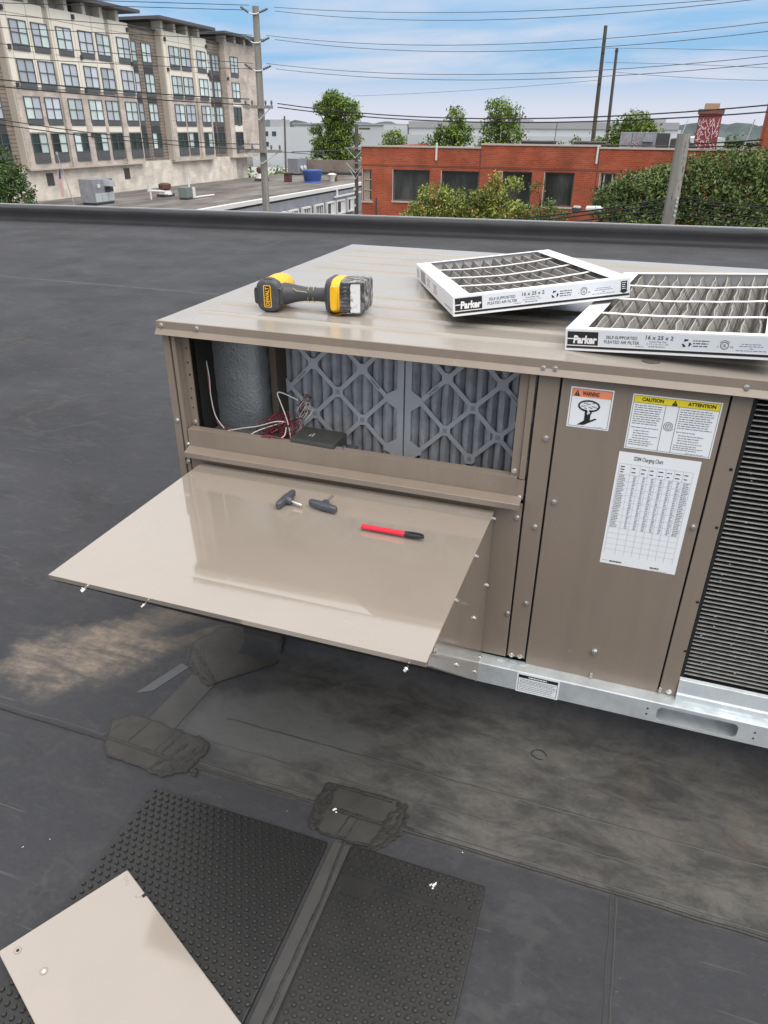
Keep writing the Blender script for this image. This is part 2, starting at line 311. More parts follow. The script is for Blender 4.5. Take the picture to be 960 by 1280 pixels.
    hh = op('ADD', noise(14, 6, (1, 2.0, 1)), op('MULTIPLY', noise(120, 3), 0.25))
    L.new(hh, bp.inputs['Height']); L.new(bp.outputs[0], b.inputs['Normal'])
    return m
epdm = epdm_material()

# ---------------------------------------------------------------- mesh helpers
class MB:
    def __init__(s): s.v = []; s.f = []; s.mi = []; s.cur = 0
    def add(s, vs, fs):
        o = len(s.v); s.v += [tuple(v) for v in vs]
        for f in fs: s.f.append(tuple(i + o for i in f)); s.mi.append(s.cur)
        return s
    def mat(s, i): s.cur = i; return s
    def box(s, lo, hi, T=None):
        (a, b, c), (d, e, f) = lo, hi
        vs = [(a, b, c), (d, b, c), (d, e, c), (a, e, c), (a, b, f), (d, b, f), (d, e, f), (a, e, f)]
        if T is not None: vs = [tuple(T @ Vector(v)) for v in vs]
        return s.add(vs, [(0, 3, 2, 1), (4, 5, 6, 7), (0, 1, 5, 4), (1, 2, 6, 5), (2, 3, 7, 6), (3, 0, 4, 7)])
    def quad(s, a, b, c, d): return s.add([a, b, c, d], [(0, 1, 2, 3)])
    def prism(s, poly, ax, lo, hi):
        """poly of 2-D points extruded along axis ax ('x','y','z')"""
        def P(p, t):
            return {'x': (t, p[0], p[1]), 'y': (p[0], t, p[1]), 'z': (p[0], p[1], t)}[ax]
        n = len(poly); vs = [P(p, lo) for p in poly] + [P(p, hi) for p in poly]
        fs = [tuple(range(n))[::-1], tuple(range(n, 2 * n))] + [(i, (i + 1) % n, n + (i + 1) % n, n + i) for i in range(n)]
        return s.add(vs, fs)
    def tube(s, pts, r, n=8, cap=True, flat=1.0, up=None):
        pts = [Vector(p) for p in pts]; rs = r if isinstance(r, (list, tuple)) else [r] * len(pts)
        rings = []; prev = None
        for i, p in enumerate(pts):
            t = (pts[min(i + 1, len(pts) - 1)] - pts[max(i - 1, 0)])
            t = t.normalized() if t.length > 1e-9 else Vector((0, 0, 1))
            if prev is None:
                a = Vector(up) if up else (Vector((0, 0, 1)) if abs(t.z) < 0.9 else Vector((1, 0, 0)))
            else: a = prev
            b = t.cross(a)
            if b.length < 1e-6: b = t.cross(Vector((0.3, 0.8, 0.2)))
            b.normalize(); a = b.cross(t).normalized(); prev = a
            rings.append([p + (b * math.cos(2 * PI * k / n) + a * math.sin(2 * PI * k / n) * flat) * rs[i] for k in range(n)])
        vs = [v for rg in rings for v in rg]; fs = []
        for i in range(len(rings) - 1):
            for k in range(n):
                fs.append((i * n + k, i * n + (k + 1) % n, (i + 1) * n + (k + 1) % n, (i + 1) * n + k))
        if cap: fs += [tuple(range(n))[::-1], tuple((len(rings) - 1) * n + k for k in range(n))]
        return s.add(vs, fs)
    def cyl(s, c, ax, r, h, n=12, r2=None):
        c = Vector(c); ax = Vector(ax).normalized()
        return s.tube([c, c + ax * h], [r, r if r2 is None else r2], n)
    def loft(s, sections, cap=True):
        n = len(sections[0]); vs = [v for sc in sections for v in sc]; fs = []
        for i in range(len(sections) - 1):
            for k in range(n): fs.append((i * n + k, i * n + (k + 1) % n, (i + 1) * n + (k + 1) % n, (i + 1) * n + k))
        if cap: fs += [tuple(range(n))[::-1], tuple((len(sections) - 1) * n + k for k in range(n))]
        return s.add(vs, fs)
    def build(s, name, mats, parent=None, smooth=False, bevel=0, xf=None, fix=True):
        me = bpy.data.meshes.new(name)
        vs = s.v if xf is None else [tuple(xf @ Vector(v)) for v in s.v]
        me.from_pydata(vs, [], s.f)
        if not isinstance(mats, (list, tuple)): mats = [mats]
        for m in mats: me.materials.append(m)
        if len(mats) > 1: me.polygons.foreach_set('material_index', s.mi)
        if fix or bevel:
            bm = bmesh.new(); bm.from_mesh(me)
            if fix: bmesh.ops.recalc_face_normals(bm, faces=bm.faces)
            if bevel:
                es = [e for e in bm.edges if len(e.link_faces) == 2 and e.calc_face_angle(0) > 0.5]
                bmesh.ops.bevel(bm, geom=es, offset=bevel, segments=2, profile=0.6, affect='EDGES', clamp_overlap=True)
            bm.to_mesh(me); bm.free()
        if smooth:
            me.polygons.foreach_set('use_smooth', [True] * len(me.polygons))
            try: me.set_sharp_from_angle(angle=math.radians(40))
            except Exception: pass
        me.update()
        return link(name, me, parent)
def link(name, me, parent=None):
    o = bpy.data.objects.new(name, me); COL.objects.link(o)
    if parent is not None:
        o.parent = parent
        if parent.name in WORLD: o.matrix_parent_inverse = WORLD[parent.name].inverted()
    return o
WORLD = {}          # roots of things: name -> world matrix (their parts are built in world metres)
def thing(name, label, cat, loc=(0, 0, 0), group=None):
    o = bpy.data.objects.new(name, None); COL.objects.link(o); o.location = loc; o.empty_display_size = 0.1
    WORLD[o.name] = Matrix.Translation(Vector(loc))
    o['label'] = label; o['category'] = cat
    if group: o['group'] = group
    return o
def tag(o, label, cat, group=None):
    o['label'] = label; o['category'] = cat
    if group: o['group'] = group
    return o
def struct(o): o['kind'] = 'structure'; return o
def stuff(o): o['kind'] = 'stuff'; return o
def ring_sq(c, u, v, ru, rv, n=16, p=3.0):
    """super-ellipse ring in the plane u,v"""
    out = []
    for k in range(n):
        a = 2 * PI * k / n; ca, sa = math.cos(a), math.sin(a)
        x = math.copysign(abs(ca) ** (2 / p), ca); y = math.copysign(abs(sa) ** (2 / p), sa)
        out.append(c + u * (x * ru) + v * (y * rv))
    return out
_txt = {}
def text_mesh(s, bold=0.0, italic=0.0):
    k = (s, bold, italic)
    if k not in _txt:
        cu = bpy.data.curves.new('t', 'FONT'); cu.body = s; cu.offset = bold; cu.shear = italic; cu.resolution_u = 3
        o = bpy.data.objects.new('t', cu); COL.objects.link(o); bpy.context.view_layer.update()
        me = bpy.data.meshes.new_from_object(o)
        vs = [tuple(v.co) for v in me.vertices]; fs = [tuple(p.vertices) for p in me.polygons]
        bpy.data.objects.remove(o); bpy.data.curves.remove(cu); bpy.data.meshes.remove(me)
        xs = [v[0] for v in vs]; ys = [v[1] for v in vs]
        x0, x1, y0, y1 = min(xs), max(xs), min(ys), max(ys)
        vs = [((x - x0) / (x1 - x0), (y - y0) / (y1 - y0)) for x, y, z in vs]
        _txt[k] = (vs, fs)
    return _txt[k]
class Print:
    """flat print on a sheet: 2-D coordinates in metres (u right, v up), laid on a plane by matrix"""
    def __init__(s): s.mb = MB(); s.layer = 1
    def rect(s, x0, y0, x1, y1, m, l=1):
        s.mb.mat(m).add([(x0, y0, l), (x1, y0, l), (x1, y1, l), (x0, y1, l)], [(0, 1, 2, 3)]); return s
    def poly(s, pts, m, l=1):
        s.mb.mat(m).add([(x, y, l) for x, y in pts], [tuple(range(len(pts)))]); return s
    def text(s, t, x0, y0, x1, y1, m, l=2, bold=0.0, italic=0.0, rot=False):
        vs, fs = text_mesh(t, bold, italic)
        if rot: P = [(x1 - b * (x1 - x0), y0 + a * (y1 - y0), l) for a, b in vs]
        else: P = [(x0 + a * (x1 - x0), y0 + b * (y1 - y0), l) for a, b in vs]
        s.mb.mat(m).add(P, fs); return s
    def ring(s, cx, cy, rx, ry, w, m, l=2, n=28, a0=0, a1=2 * PI):
        A = [a0 + (a1 - a0) * k / n for k in range(n + 1)]
        vs = [(cx + math.cos(a) * rx, cy + math.sin(a) * ry, l) for a in A] + [(cx + math.cos(a) * (rx - w), cy + math.sin(a) * (ry - w), l) for a in A]
        s.mb.mat(m).add(vs, [(k, k + 1, n + 2 + k, n + 1 + k) for k in range(n)]); return s
    def stroke(s, pts, w, m, l=2):
        for (a, b) in zip(pts[:-1], pts[1:]):
            d = Vector((b[0] - a[0], b[1] - a[1])); 
            if d.length < 1e-9: continue
            d.normalize(); q = Vector((-d.y, d.x)) * w / 2
            s.mb.mat(m).add([(a[0] - q.x, a[1] - q.y, l), (b[0] - q.x, b[1] - q.y, l), (b[0] + q.x, b[1] + q.y, l), (a[0] + q.x, a[1] + q.y, l)], [(0, 1, 2, 3)])
        return s
    def lines(s, x0, y0, x1, y1, n, h, m, l=2, rg=rnd, short=0.15, word=0.006):
        """illegible small print: short dashes in rows, top to bottom"""
        for i in range(n):
            y = y1 - (y1 - y0) * (i + 0.5) / n; x = x0; xe = x1 - rg.random() * short * (x1 - x0)
            while x < xe:
                w = word * (0.4 + rg.random()); s.rect(x, y - h / 2, min(x + w, xe), y + h / 2, m, l); x += w + word * 0.22
        return s
    def build(s, name, mats, origin, u, v, parent, eps=0.0003):
        u = Vector(u).normalized(); v = Vector(v).normalized(); n = u.cross(v); o = Vector(origin)
        s.mb.v = [tuple(o + u * x + v * y + n * (l * eps)) for x, y, l in s.mb.v]
        return s.mb.build(name, mats, parent, fix=False)

# ================================================================= SETTING
GZ = -7.5                                                     # street level; the flat roof underfoot is z = 0
PA = Vector((-60.0, 9.46 - 0.115 * 60, 0)); PDIR = Vector((1, 0.115, 0)).normalized(); PN = Vector((-PDIR.y, PDIR.x, 0))
def edge_y(x): return 9.46 + 0.115 * x
mb = MB(); mb.quad((-3000, -500, GZ), (3000, -500, GZ), (3000, 5500, GZ), (-3000, 5500, GZ))
struct(mb.build('ground', asphalt))

def build_roof():
    X0, X1, Y0 = -24.0, 16.0, -9.0
    m = MB()
    # upper sheet (behind the long lap seam) lies on the lower sheet
    YS = -0.383
    m.quad((X0, YS, 0), (X1, YS, 0), (X1, edge_y(X1), 0), (X0, edge_y(X0), 0))
    m.quad((X0, Y0, -0.003), (X1, Y0, -0.003), (X1, YS + 0.06, -0.003), (X0, YS + 0.06, -0.003))
    m.quad((X0, YS, -0.003), (X1, YS, -0.003), (X1, YS, 0), (X0, YS, 0))
    deck = struct(m.build('roof_deck', epdm))
    m = MB()
    m.box((X0, Y0, GZ), (X1, 6.5, -0.05))
    m.prism([(X0, 6.5), (X1, 6.5), (X1, edge_y(X1) + 0.45), (X0, edge_y(X0) + 0.45)], 'z', GZ, -0.05)
    struct(m.build('building_body', pale_wall))
    def seam(pts, w=0.010, h=0.0028, name='seam_bead', mat=caulk, jit=0.0015, z=0.0):
        g = MB(); P = []
        for a, b in zip(pts[:-1], pts[1:]):
            n = max(2, int((Vector(b) - Vector(a)).length / 0.03)); 
            n = min(n, 160)
            for i in range(n): P.append(Vector(a).lerp(Vector(b), i / n))
        P.append(Vector(pts[-1]))
        L_, R_, C_ = [], [], []
        for i, p in enumerate(P):
            t = (P[min(i + 1, len(P) - 1)] - P[max(i - 1, 0)]).normalized(); q = Vector((-t.y, t.x))
            k = w / 2 * (1 + rnd.uniform(-.25, .25)); o = rnd.uniform(-jit, jit)
            a = p + q * (k + o); b = p + q * (-k + o)
            L_.append((a.x, a.y, z + 0.0002)); R_.append((b.x, b.y, z + 0.0002)); c = (a + b) / 2; C_.append((c.x, c.y, z + h))
        n = len(P); vs = L_ + C_ + R_
        fs = [(i, i + 1, n + i + 1, n + i) for i in range(n - 1)] + [(n + i, n + i + 1, 2 * n + i + 1, 2 * n + i) for i in range(n - 1)]
        g.add(vs, fs)
        return g.build(name, mat, deck, smooth=True, fix=True)
    seam([(-9, -0.386), (2.6, -0.383)], 0.006, 0.0022, z=0.0005)
    seam([(-9, -0.372), (2.6, -0.369)], 0.004, 0.0012, mat=strip_m)
    seam([(0.2, -0.215), (2.6, -0.215)], 0.005, 0.0013, mat=strip_m)
    seam([(0.2, -0.30), (2.6, -0.30)], 0.003, 0.0010, mat=strip_m)
    seam([(1.208, -0.389), (1.207, -1.6)], 0.005, 0.0016, z=-0.003, mat=strip_m)
    seam([(1.197, -0.389), (1.196, -1.6)], 0.003, 0.0014, z=-0.003, mat=strip_m)
    # far field seams
    seam([(-9, 4.53), (2, 4.54)], 0.05, 0.006, mat=strip_m, jit=0.004)
    seam([(-3.67, 9.0), (-3.655, 4.54)], 0.03, 0.005, mat=caulk, jit=0.004)
    seam([(-3.16, 4.5), (-3.15, -0.37)], 0.03, 0.005, mat=caulk, jit=0.006)
    seam([(-6.9, 8.6), (-6.8, 4.5)], 0.02, 0.004, mat=caulk, jit=0.006)
    # taped strips
    def strip(poly, z, h, mat, name):
        g = MB(); g.prism(poly, 'z', z, z + h); return g.build(name, mat, deck)
    strip([(0.02, -0.09), (0.105, -0.075), (0.088, -0.365), (0.004, -0.352)], 0.0003, 0.0010, strip_m, 'cover_strip')
    strip([(0.611, -0.462), (0.651, -0.462), (0.646, -1.45), (0.606, -1.45)], -0.0028, 0.003, strip_m, 'cover_strip')
    seam([(0.634, -0.455), (0.640, -0.6), (0.636, -0.8), (0.634, -1.45)], 0.008, 0.0032, z=0.0)
    strip([(-0.085, -0.215), (-0.045, -0.19), (-0.005, -0.075), (-0.035, -0.065)], 0.0003, 0.001, M('pale_membrane', (0.075, 0.078, 0.086), 0.6, var=0.1), 'patch_remnant')
    # flashing patches with ragged caulk
    def rough_loop(poly, step, j):
        out = []
        for a, b in zip(poly, poly[1:] + poly[:1]):
            a = Vector(a); b = Vector(b); n = max(1, int((b - a).length / step))
            for i in range(n):
                p = a.lerp(b, i / n); out.append((p.x + rnd.uniform(-j, j), p.y + rnd.uniform(-j, j)))
        return out
    def bead(pts, r, closed, par, name='caulk_bead'):
        g = MB(); P = []
        for i, (x, y) in enumerate(pts): P.append((x, y, 0.0020 + rnd.uniform(0, 0.0006)))
        if closed: P.append(P[0])
        g.tube(P, [r * rnd.uniform(0.6, 1.35) for _ in P], 7, flat=0.16, up=(0, 0, 1))
        return g.build(name, caulk, par, smooth=True)
    def patch(poly, j=0.003, z=0.0008, h=0.0005, edges=None):
        lp = rough_loop(poly, 0.018, j)
        g = MB(); g.prism(lp, 'z', z, z + h)
        o = g.build('flashing_patch', patch_m, deck)
        bead(rough_loop(poly, 0.012, j * 0.8), 0.0028, True, o)
        return o
    p0 = patch([(-0.016, 0.119), (0.051, 0.150), (0.222, 0.080), (0.226, 0.025), (0.094, -0.112), (0.030, -0.090), (-0.02, -0.045), (-0.056, 0.022)], z=0.0016)
    p1 = patch([(-0.082, -0.321), (-0.045, -0.290), (0.0, -0.286), (0.175, -0.303), (0.208, -0.315), (0.200, -0.395), (0.145, -0.430), (-0.02, -0.425), (-0.045, -0.395)], z=0.0017)
    p2 = patch([(0.537, -0.322), (0.60, -0.318), (0.712, -0.317), (0.738, -0.345), (0.740, -0.39), (0.708, -0.446), (0.66, -0.452), (0.575, -0.452), (0.54, -0.42)], z=0.0017)
    # heavier smears at the patch ends
    for pts, o in (([(0.165, -0.300), (0.205, -0.315), (0.208, -0.35), (0.195, -0.40), (0.150, -0.432), (0.11, -0.43)], p1),
                   ([(0.198, -0.305), (0.190, -0.35), (0.178, -0.395), (0.14, -0.42)], p1),
                   ([(0.205, -0.395), (0.222, -0.400), (0.226, -0.412), (0.214, -0.418)], p1),
                   ([(0.555, -0.325), (0.540, -0.345), (0.538, -0.39), (0.545, -0.43), (0.56, -0.45)], p2),
                   ([(0.566, -0.322), (0.552, -0.35), (0.550, -0.39), (0.558, -0.43)], p2),
                   ([(0.712, -0.322), (0.728, -0.35), (0.728, -0.39), (0.70, -0.435)], p2),
                   ([(0.728, -0.318), (0.742, -0.35), (0.742, -0.395), (0.71, -0.45), (0.69, -0.452)], p2),
                   ([(0.742, -0.378), (0.765, -0.382), (0.76, -0.392)], p2),
                   ([(0.226, 0.03), (0.225, 0.06), (0.215, 0.085)], p0), ([(-0.055, 0.02), (-0.03, -0.04), (0.03, -0.088), (0.085, -0.118), (0.10, -0.105)], p0)):
        bead(rough_loop(pts, 0.009, 0.003)[:-2], 0.0062, False, o, 'caulk_smear')
    # seams and strips telegraphing through the patches
    for pts, o in (([(-0.065, -0.372), (0.06, -0.378), (0.195, -0.384)], p1), ([(-0.062, -0.379), (0.06, -0.386), (0.195, -0.392)], p1), ([(0.018, -0.292), (0.006, -0.372)], p1), ([(0.102, -0.299), (0.088, -0.378)], p1), ([(0.122, -0.300), (0.108, -0.380)], p1), ([(-0.045, -0.292), (-0.075, -0.325), (-0.06, -0.37)], p1),
                   ([(0.552, -0.382), (0.64, -0.385), (0.735, -0.385)], p2), ([(0.552, -0.389), (0.64, -0.392), (0.735, -0.392)], p2), ([(0.642, -0.392), (0.632, -0.448)], p2), ([(0.622, -0.392), (0.612, -0.448)], p2), ([(0.57, -0.327), (0.70, -0.325)], p2),
                   ([(-0.03, 0.03), (0.02, -0.06), (0.08, -0.10)], p0), ([(0.03, 0.12), (0.12, 0.06), (0.21, 0.05)], p0)):
        bead(rough_loop(pts, 0.010, 0.0012)[:-2], 0.0022, False, o, 'telegraphed_seam')
    # small ring scars left by lifted patches
    for (x, y, r) in ((1.004, -0.066, 0.018),):
        pts = [(x + math.cos(a) * r * rnd.uniform(.85, 1.15), y + math.sin(a) * r * rnd.uniform(.7, 1)) for a in np.linspace(0, 5.2, 14)]
        bead(pts, 0.0013, False, deck, 'ring_scar')
    return deck
deck = build_roof()

def build_parapet():
    root = thing('roof_parapet', 'low rubber-covered parapet along the far edge of the dark flat roof', 'parapet', (-4, edge_y(-4), 0))
    prof = [(-0.10, 0.0005), (0.0, 0.004), (0.05, 0.012), (0.085, 0.03), (0.10, 0.06), (0.105, 0.12), (0.108, 0.160), (0.12, 0.182), (0.15, 0.193), (0.42, 0.196)]
    m = MB(); xs = np.linspace(-22, 15, 150)
    rows = []
    for x in xs:
        w = 0.006 * math.sin(x * 1.7) + rnd.uniform(-.004, .004)
        base = Vector((x, edge_y(x), 0))
        rows.append([tuple(base + PN * (t + w * (0.3 + z * 4)) + Vector((0, 0, z + rnd.uniform(-.0015, .0015) * (z > .02)))) for t, z in prof])
    n = len(prof); vs = [v for r in rows for v in r]
    fs = [(i * n + k, (i + 1) * n + k, (i + 1) * n + k + 1, i * n + k + 1) for i in range(len(xs) - 1) for k in range(n - 1)]
    m.add(vs, fs); m.build('membrane_cove', parapet_m, root, smooth=True)
    m = MB()
    for a, b in zip(xs[:-1:6], xs[6::6]):
        A = Vector((a, edge_y(a), 0)); B = Vector((b - 0.004, edge_y(b), 0))
        sec = [(0.40, 0.150), (0.40, 0.212), (0.445, 0.214), (0.47, 0.205), (0.47, -0.05), (0.465, -0.05), (0.465, 0.15)]
        m.loft([[tuple(P + PN * t + Vector((0, 0, z))) for t, z in sec] for P in (A, B)])
    m.build('edge_cap', edge_metal, root)
build_parapet()

# ================================================================= ROOFTOP UNIT
FY = 0.007             # plane of the front panels
ZT = 0.985
def build_curb():
    root = thing('roof_curb', 'black membrane wrapped curb carrying the tan rooftop unit', 'curb', (0.1, 0.09, 0))
    m = MB(); m.prism([(0.012, 0.0004), (0.045, 0.004), (0.068, 0.014), (0.082, 0.034), (0.087, 0.06), (0.087, 0.158), (1.2, 0.158), (1.2, 0.0004)], 'x', 0.098, 2.4)
    m.build('curb_wall', epdm, root, smooth=True)
    m = MB(); m.prism([(0.060, 0.0035), (0.074, 0.012), (0.081, 0.04), (0.083, 0.15), (0.12, 0.15), (0.12, 0.0035)], 'x', 0.090, 0.222)
    o = m.build('corner_boot', patch_m, root, bevel=0.003)
    g = MB(); P = [(0.222 + rnd.uniform(-.004, .004), 0.080 - 0.02 * max(0, (0.06 - z) / 0.06) + rnd.uniform(-.002, .002), z) for z in np.linspace(0.006, 0.15, 12)]
    g.tube(P, [0.006 * rnd.uniform(.6, 1.3) for _ in P], 7); g.build('caulk_bead', caulk, o, smooth=True)
build_curb()

unit = thing('rooftop_unit', 'tan packaged rooftop air unit with its filter section open', 'air handler', (0, 0, 0.15))
XR = 2.35                 # right end, beyond the frame
def part(mb_, name, mat, parent=unit, **k): return mb_.build(name, mat, parent, **k)

def build_unit():
    # cabinet walls (behind the front panels)
    m = MB(); m.box((0.004, 0.03, 0.215), (0.010, 1.29, 0.955)); part(m, 'end_panel', tan_face)
    m = MB(); m.box((0.004, 1.285, 0.215), (XR, 1.292, 0.955)); part(m, 'rear_panel', tan_face)
    m = MB(); m.box((XR - 0.006, 0.03, 0.215), (XR, 1.28, 0.955)); part(m, 'end_panel', tan_face)
    m = MB(); m.box((0.012, 0.03, 0.214), (XR - 0.008, 1.28, 0.218)); part(m, 'floor_pan', galv)
    # top with pressed ribs
    A, B_, C_, D_ = Vector((0, 0, ZT)), Vector((XR, -0.0, ZT)), Vector((XR, 1.292, ZT)), Vector((-0.024, 1.318, ZT))
    m = MB(); th = Vector((0, 0, -0.002))
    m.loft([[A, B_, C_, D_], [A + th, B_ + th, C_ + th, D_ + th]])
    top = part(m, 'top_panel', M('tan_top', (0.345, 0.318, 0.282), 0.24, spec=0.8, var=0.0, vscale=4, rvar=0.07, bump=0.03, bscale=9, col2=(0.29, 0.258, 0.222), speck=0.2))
    for y, x0, x1 in ((0.110, 0.03, 2.2), (0.215, 0.036, 2.2), (0.322, 0.045, 2.2), (0.428, 0.05, 2.2), (0.800, 0.03, 2.2), (0.930, 0.026, 2.2), (1.055, 0.02, 2.2), (1.175, 0.02, 2.2)):
        m = MB(); secs = []
        for x, k in ((x0, 0.05), (x0 + 0.012, 0.6), (x0 + 0.035, 1.0), (x1 - 0.035, 1.0), (x1 - 0.012, 0.6), (x1, 0.05)):
            secs.append([(x, y + t * 0.0155 * (0.4 + 0.6 * k), ZT - 0.0012 + z * 0.0062 * k) for t, z in ((-1, 0), (-.8, .35), (-.45, .9), (0, 1), (.45, .9), (.8, .35), (1, 0), (0, -.2))])
        m.loft(secs); o = m.build('rib', top.data.materials[0], top, smooth=True)
    # plug, drip flange
    m = MB(); m.cyl((1.095, 0.055, ZT), (0, 0, 1), 0.017, 0.0022, 20); m.build('hole_plug', M('plug_brown', (0.10, 0.085, 0.075), 0.5), top, smooth=True)
    m = MB()
    m.prism([(0.0, ZT - 0.0021), (-0.001, 0.9665), (-0.011, 0.9545), (-0.0125, 0.9555), (-0.0028, 0.9675), (-0.0018, ZT - 0.0005), (0.001, ZT + 0.0004)], 'x', -0.002, XR)
    fl = part(m, 'front_flange', tan_face)
    m = MB(); m.prism([(0.0, ZT - 0.0022), (-0.001, 0.955), (-0.0028, 0.955), (-0.0025, ZT - 0.0022)], 'y', 0.002, 1.29); m.build('side_flange', tan_face, unit)
    # corner post: outer strip, groove, inner strip, punched angle
    m = MB(); m.box((0.003, FY, 0.20), (0.021, 0.05, 0.956)); part(m, 'corner_post', tan_face, bevel=0.0015)
    m = MB(); m.box((0.0225, FY + 0.012, 0.20), (0.0245, 0.05, 0.956)); part(m, 'post_groove', void)
    m = MB(); m.box((0.0255, FY + 0.001, 0.20), (0.036, 0.05, 0.956)); part(m, 'inner_post', tan_face, bevel=0.0015)
    m = MB(); m.box((0.0365, 0.034, 0.60), (0.056, 0.038, 0.955)); m.box((0.0365, 0.02, 0.60), (0.0385, 0.034, 0.955)); an = part(m, 'punched_angle', tan_face)
    for z in (0.915, 0.880, 0.850, 0.815, 0.79, 0.765): 
        m = MB(); m.cyl((0.047 + rnd.uniform(-.003, .003), 0.0345, z), (0, -1, 0), 0.0022 if z not in (0.85,) else 0.003, 0.001, 8); m.build('punched_hole', void, an)
    # opening: lower rail with drip ledge
    m = MB(); m.prism([(FY, 0.668), (FY, 0.7165), (0.030, 0.7185), (0.030, 0.7165), (FY + 0.002, 0.7145), (FY + 0.002, 0.666)], 'x', 0.040, 0.866); lr = part(m, 'lower_rail', tan_face)
    m = MB(); m.prism([(FY - 0.001, 0.6735), (-0.019, 0.6665), (-0.0205, 0.665), (-0.0205, 0.6525), (-0.019, 0.6515), (-0.0175, 0.664), (FY - 0.001, 0.671)], 'x', 0.041, 0.881); part(m, 'drip_ledge', tan_face)
    m = MB(); m.box((0.866, FY + 0.001, 0.666), (0.8835, FY + 0.004, 0.712)); part(m, 'rail_tab', tan_face)
    # jamb
    m = MB(); m.box((0.850, FY + 0.008, 0.712), (0.8685, FY + 0.012, 0.955)); part(m, 'opening_jamb', tan_face, bevel=0.001)
    m = MB(); m.box((0.8695, FY + 0.002, 0.7135), (0.8825, FY + 0.012, 0.955)); part(m, 'jamb_return', tan_face, bevel=0.0015)
    m = MB(); m.box((0.013, 0.05, 0.60), (0.85, 0.052, 0.6665)); part(m, 'rail_backing', void)
    # dark cavity behind all panel joints
    m = MB(); m.box((0.884, FY + 0.009, 0.222), (1.292, FY + 0.0105, 0.955)); m.box((0.038, FY + 0.009, 0.222), (0.884, FY + 0.0105, 0.64)); part(m, 'joint_shadow_gap', void)
    # panels
    def panel(name, x0, x1, z0, z1, y=FY):
        g = MB(); g.box((x0, y, z0), (x1, y + 0.006, z1)); return part(g, name, tan_face, bevel=0.0016)
    panel('lower_front_panel', 0.040, 0.8843, 0.226, 0.655)
    panel('centre_post', 0.8885, 0.9308, 0.232, 0.955)
    sp = panel('service_panel', 0.9352, 1.2435, 0.2185, 0.955)
    m = MB(); m.prism([(0.9372, 0.2182), (1.2415, 0.2182), (1.2265, 0.205), (0.9525, 0.205)], 'y', FY - 0.006, FY - 0.004)
    m.v = [(x, y + (-0.004 if z < 0.21 else 0.005), z) for x, y, z in m.v]
    m.build('kick_lip', tan_face, sp)
    panel('coil_post', 1.2475, 1.2835, 0.214, 0.955)
    # louvre-like microchannel coil
    m = MB(); m.box((1.284, 0.034, 0.262), (XR - 0.01, 0.036, 0.955)); coil = part(m, 'condenser_coil', coil_fin)
    m = MB(); z = 0.2755
    while z < 0.952:
        m.box((1.285, 0.0255, z), (XR - 0.012, 0.0335, z + 0.0017)); z += 0.01075
    stuff(m.build('coil_tubes', coil_tube, coil, fix=False))
    m = MB(); z = 0.2755 + 0.0017
    while z < 0.95:
        x = 1.286
        while x < 1.75:
            m.quad((x, 0.0262, z), (x + 0.0022, 0.033, z), (x + 0.0022, 0.033, z + 0.0088), (x, 0.0262, z + 0.0088)); x += 0.0042
        z += 0.01075
    stuff(m.build('coil_fins', coil_fin, coil, fix=False))
    m = MB()
    for _ in range(90):
        x = rnd.uniform(1.29, 1.6); z = rnd.uniform(0.28, 0.94); s = rnd.uniform(0.0008, 0.0025)
        m.box((x, 0.0252, z), (x + s * 1.5, 0.0275, z + s))
    stuff(m.build('bent_fins', galv, coil, fix=False))
    # drain pan under the coil
    m = MB(); m.prism([(0.015, 0.274), (0.006, 0.271), (0.000, 0.238), (-0.003, 0.234), (-0.006, 0.224), (-0.0045, 0.2165), (0.015, 0.2165)], 'x', 1.2845, XR - 0.01); part(m, 'drain_pan', galv, bevel=0.001)
    # base rail with fork slot
    YR = -0.027; zb, zt = 0.1585, 0.2155; sx0, sx1, sz0, sz1 = 1.2495, 1.4235, 0.1655, 0.2065
    m = MB()
    def slab(x0, x1, z0, z1): m.box((x0, YR, z0), (x1, YR + 0.0025, z1))
    slab(-0.004, sx0, zb, zt); slab(sx1, XR + 0.004, zb, zt); slab(sx0, sx1, zb, sz0); slab(sx0, sx1, sz1, zt)
    r = 0.013
    for cx, cz, sxn, szn in ((sx0, sz1, 1, -1), (sx1, sz1, -1, -1), (sx1, sz0, -1, 1), (sx0, sz0, 1, 1)):
        ctr = (cx + sxn * r, cz + szn * r)
        arc = [(ctr[0] - sxn * r * math.cos(a), ctr[1] - szn * r * math.sin(a)) for a in np.linspace(0, PI / 2, 6)]
        m.prism([(cx, cz)] + arc, 'y', YR + 0.0001, YR + 0.0024)
    m.prism([(YR, zt), (YR + 0.0018, zt + 0.0026), (0.012, zt + 0.0030), (0.012, zt + 0.001), (YR + 0.0025, zt)], 'x', -0.004, XR + 0.004)
    m.prism([(YR, zb), (YR + 0.02, zb - 0.002), (YR + 0.02, zb)], 'x', -0.004, XR + 0.004)
    rail = part(m, 'base_rail', galv)
    m = MB(); m.box((sx0 - 0.02, 0.03, 0.160), (sx1 + 0.02, 0.032, 0.2165)); m.box((sx0 - 0.02, YR + 0.003, 0.1595), (sx1 + 0.02, 0.03, 0.161))
    m.build('slot_sleeve', galv, rail)
    m = MB(); m.box((-0.004, 0.0, zb), (-0.0015, 1.29, zt)); m.build('side_rail', galv, rail)
    for x in (1.2285, 1.458):
        for z in (0.178, 0.195):
            g = MB(); g.cyl((x, YR - 0.0003, z), (0, -1, 0), 0.0024, 0.0006, 8); g.build('punched_hole', void, rail)
    m = MB()
    for x, z in ((0.905, 0.224), (0.93, 0.222), (0.875, 0.223)): m.box((x - 0.008, -0.003, z - 0.004), (x + 0.006, 0.004, z - 0.002))
    m.build('galvanised_tabs', galv, rail)
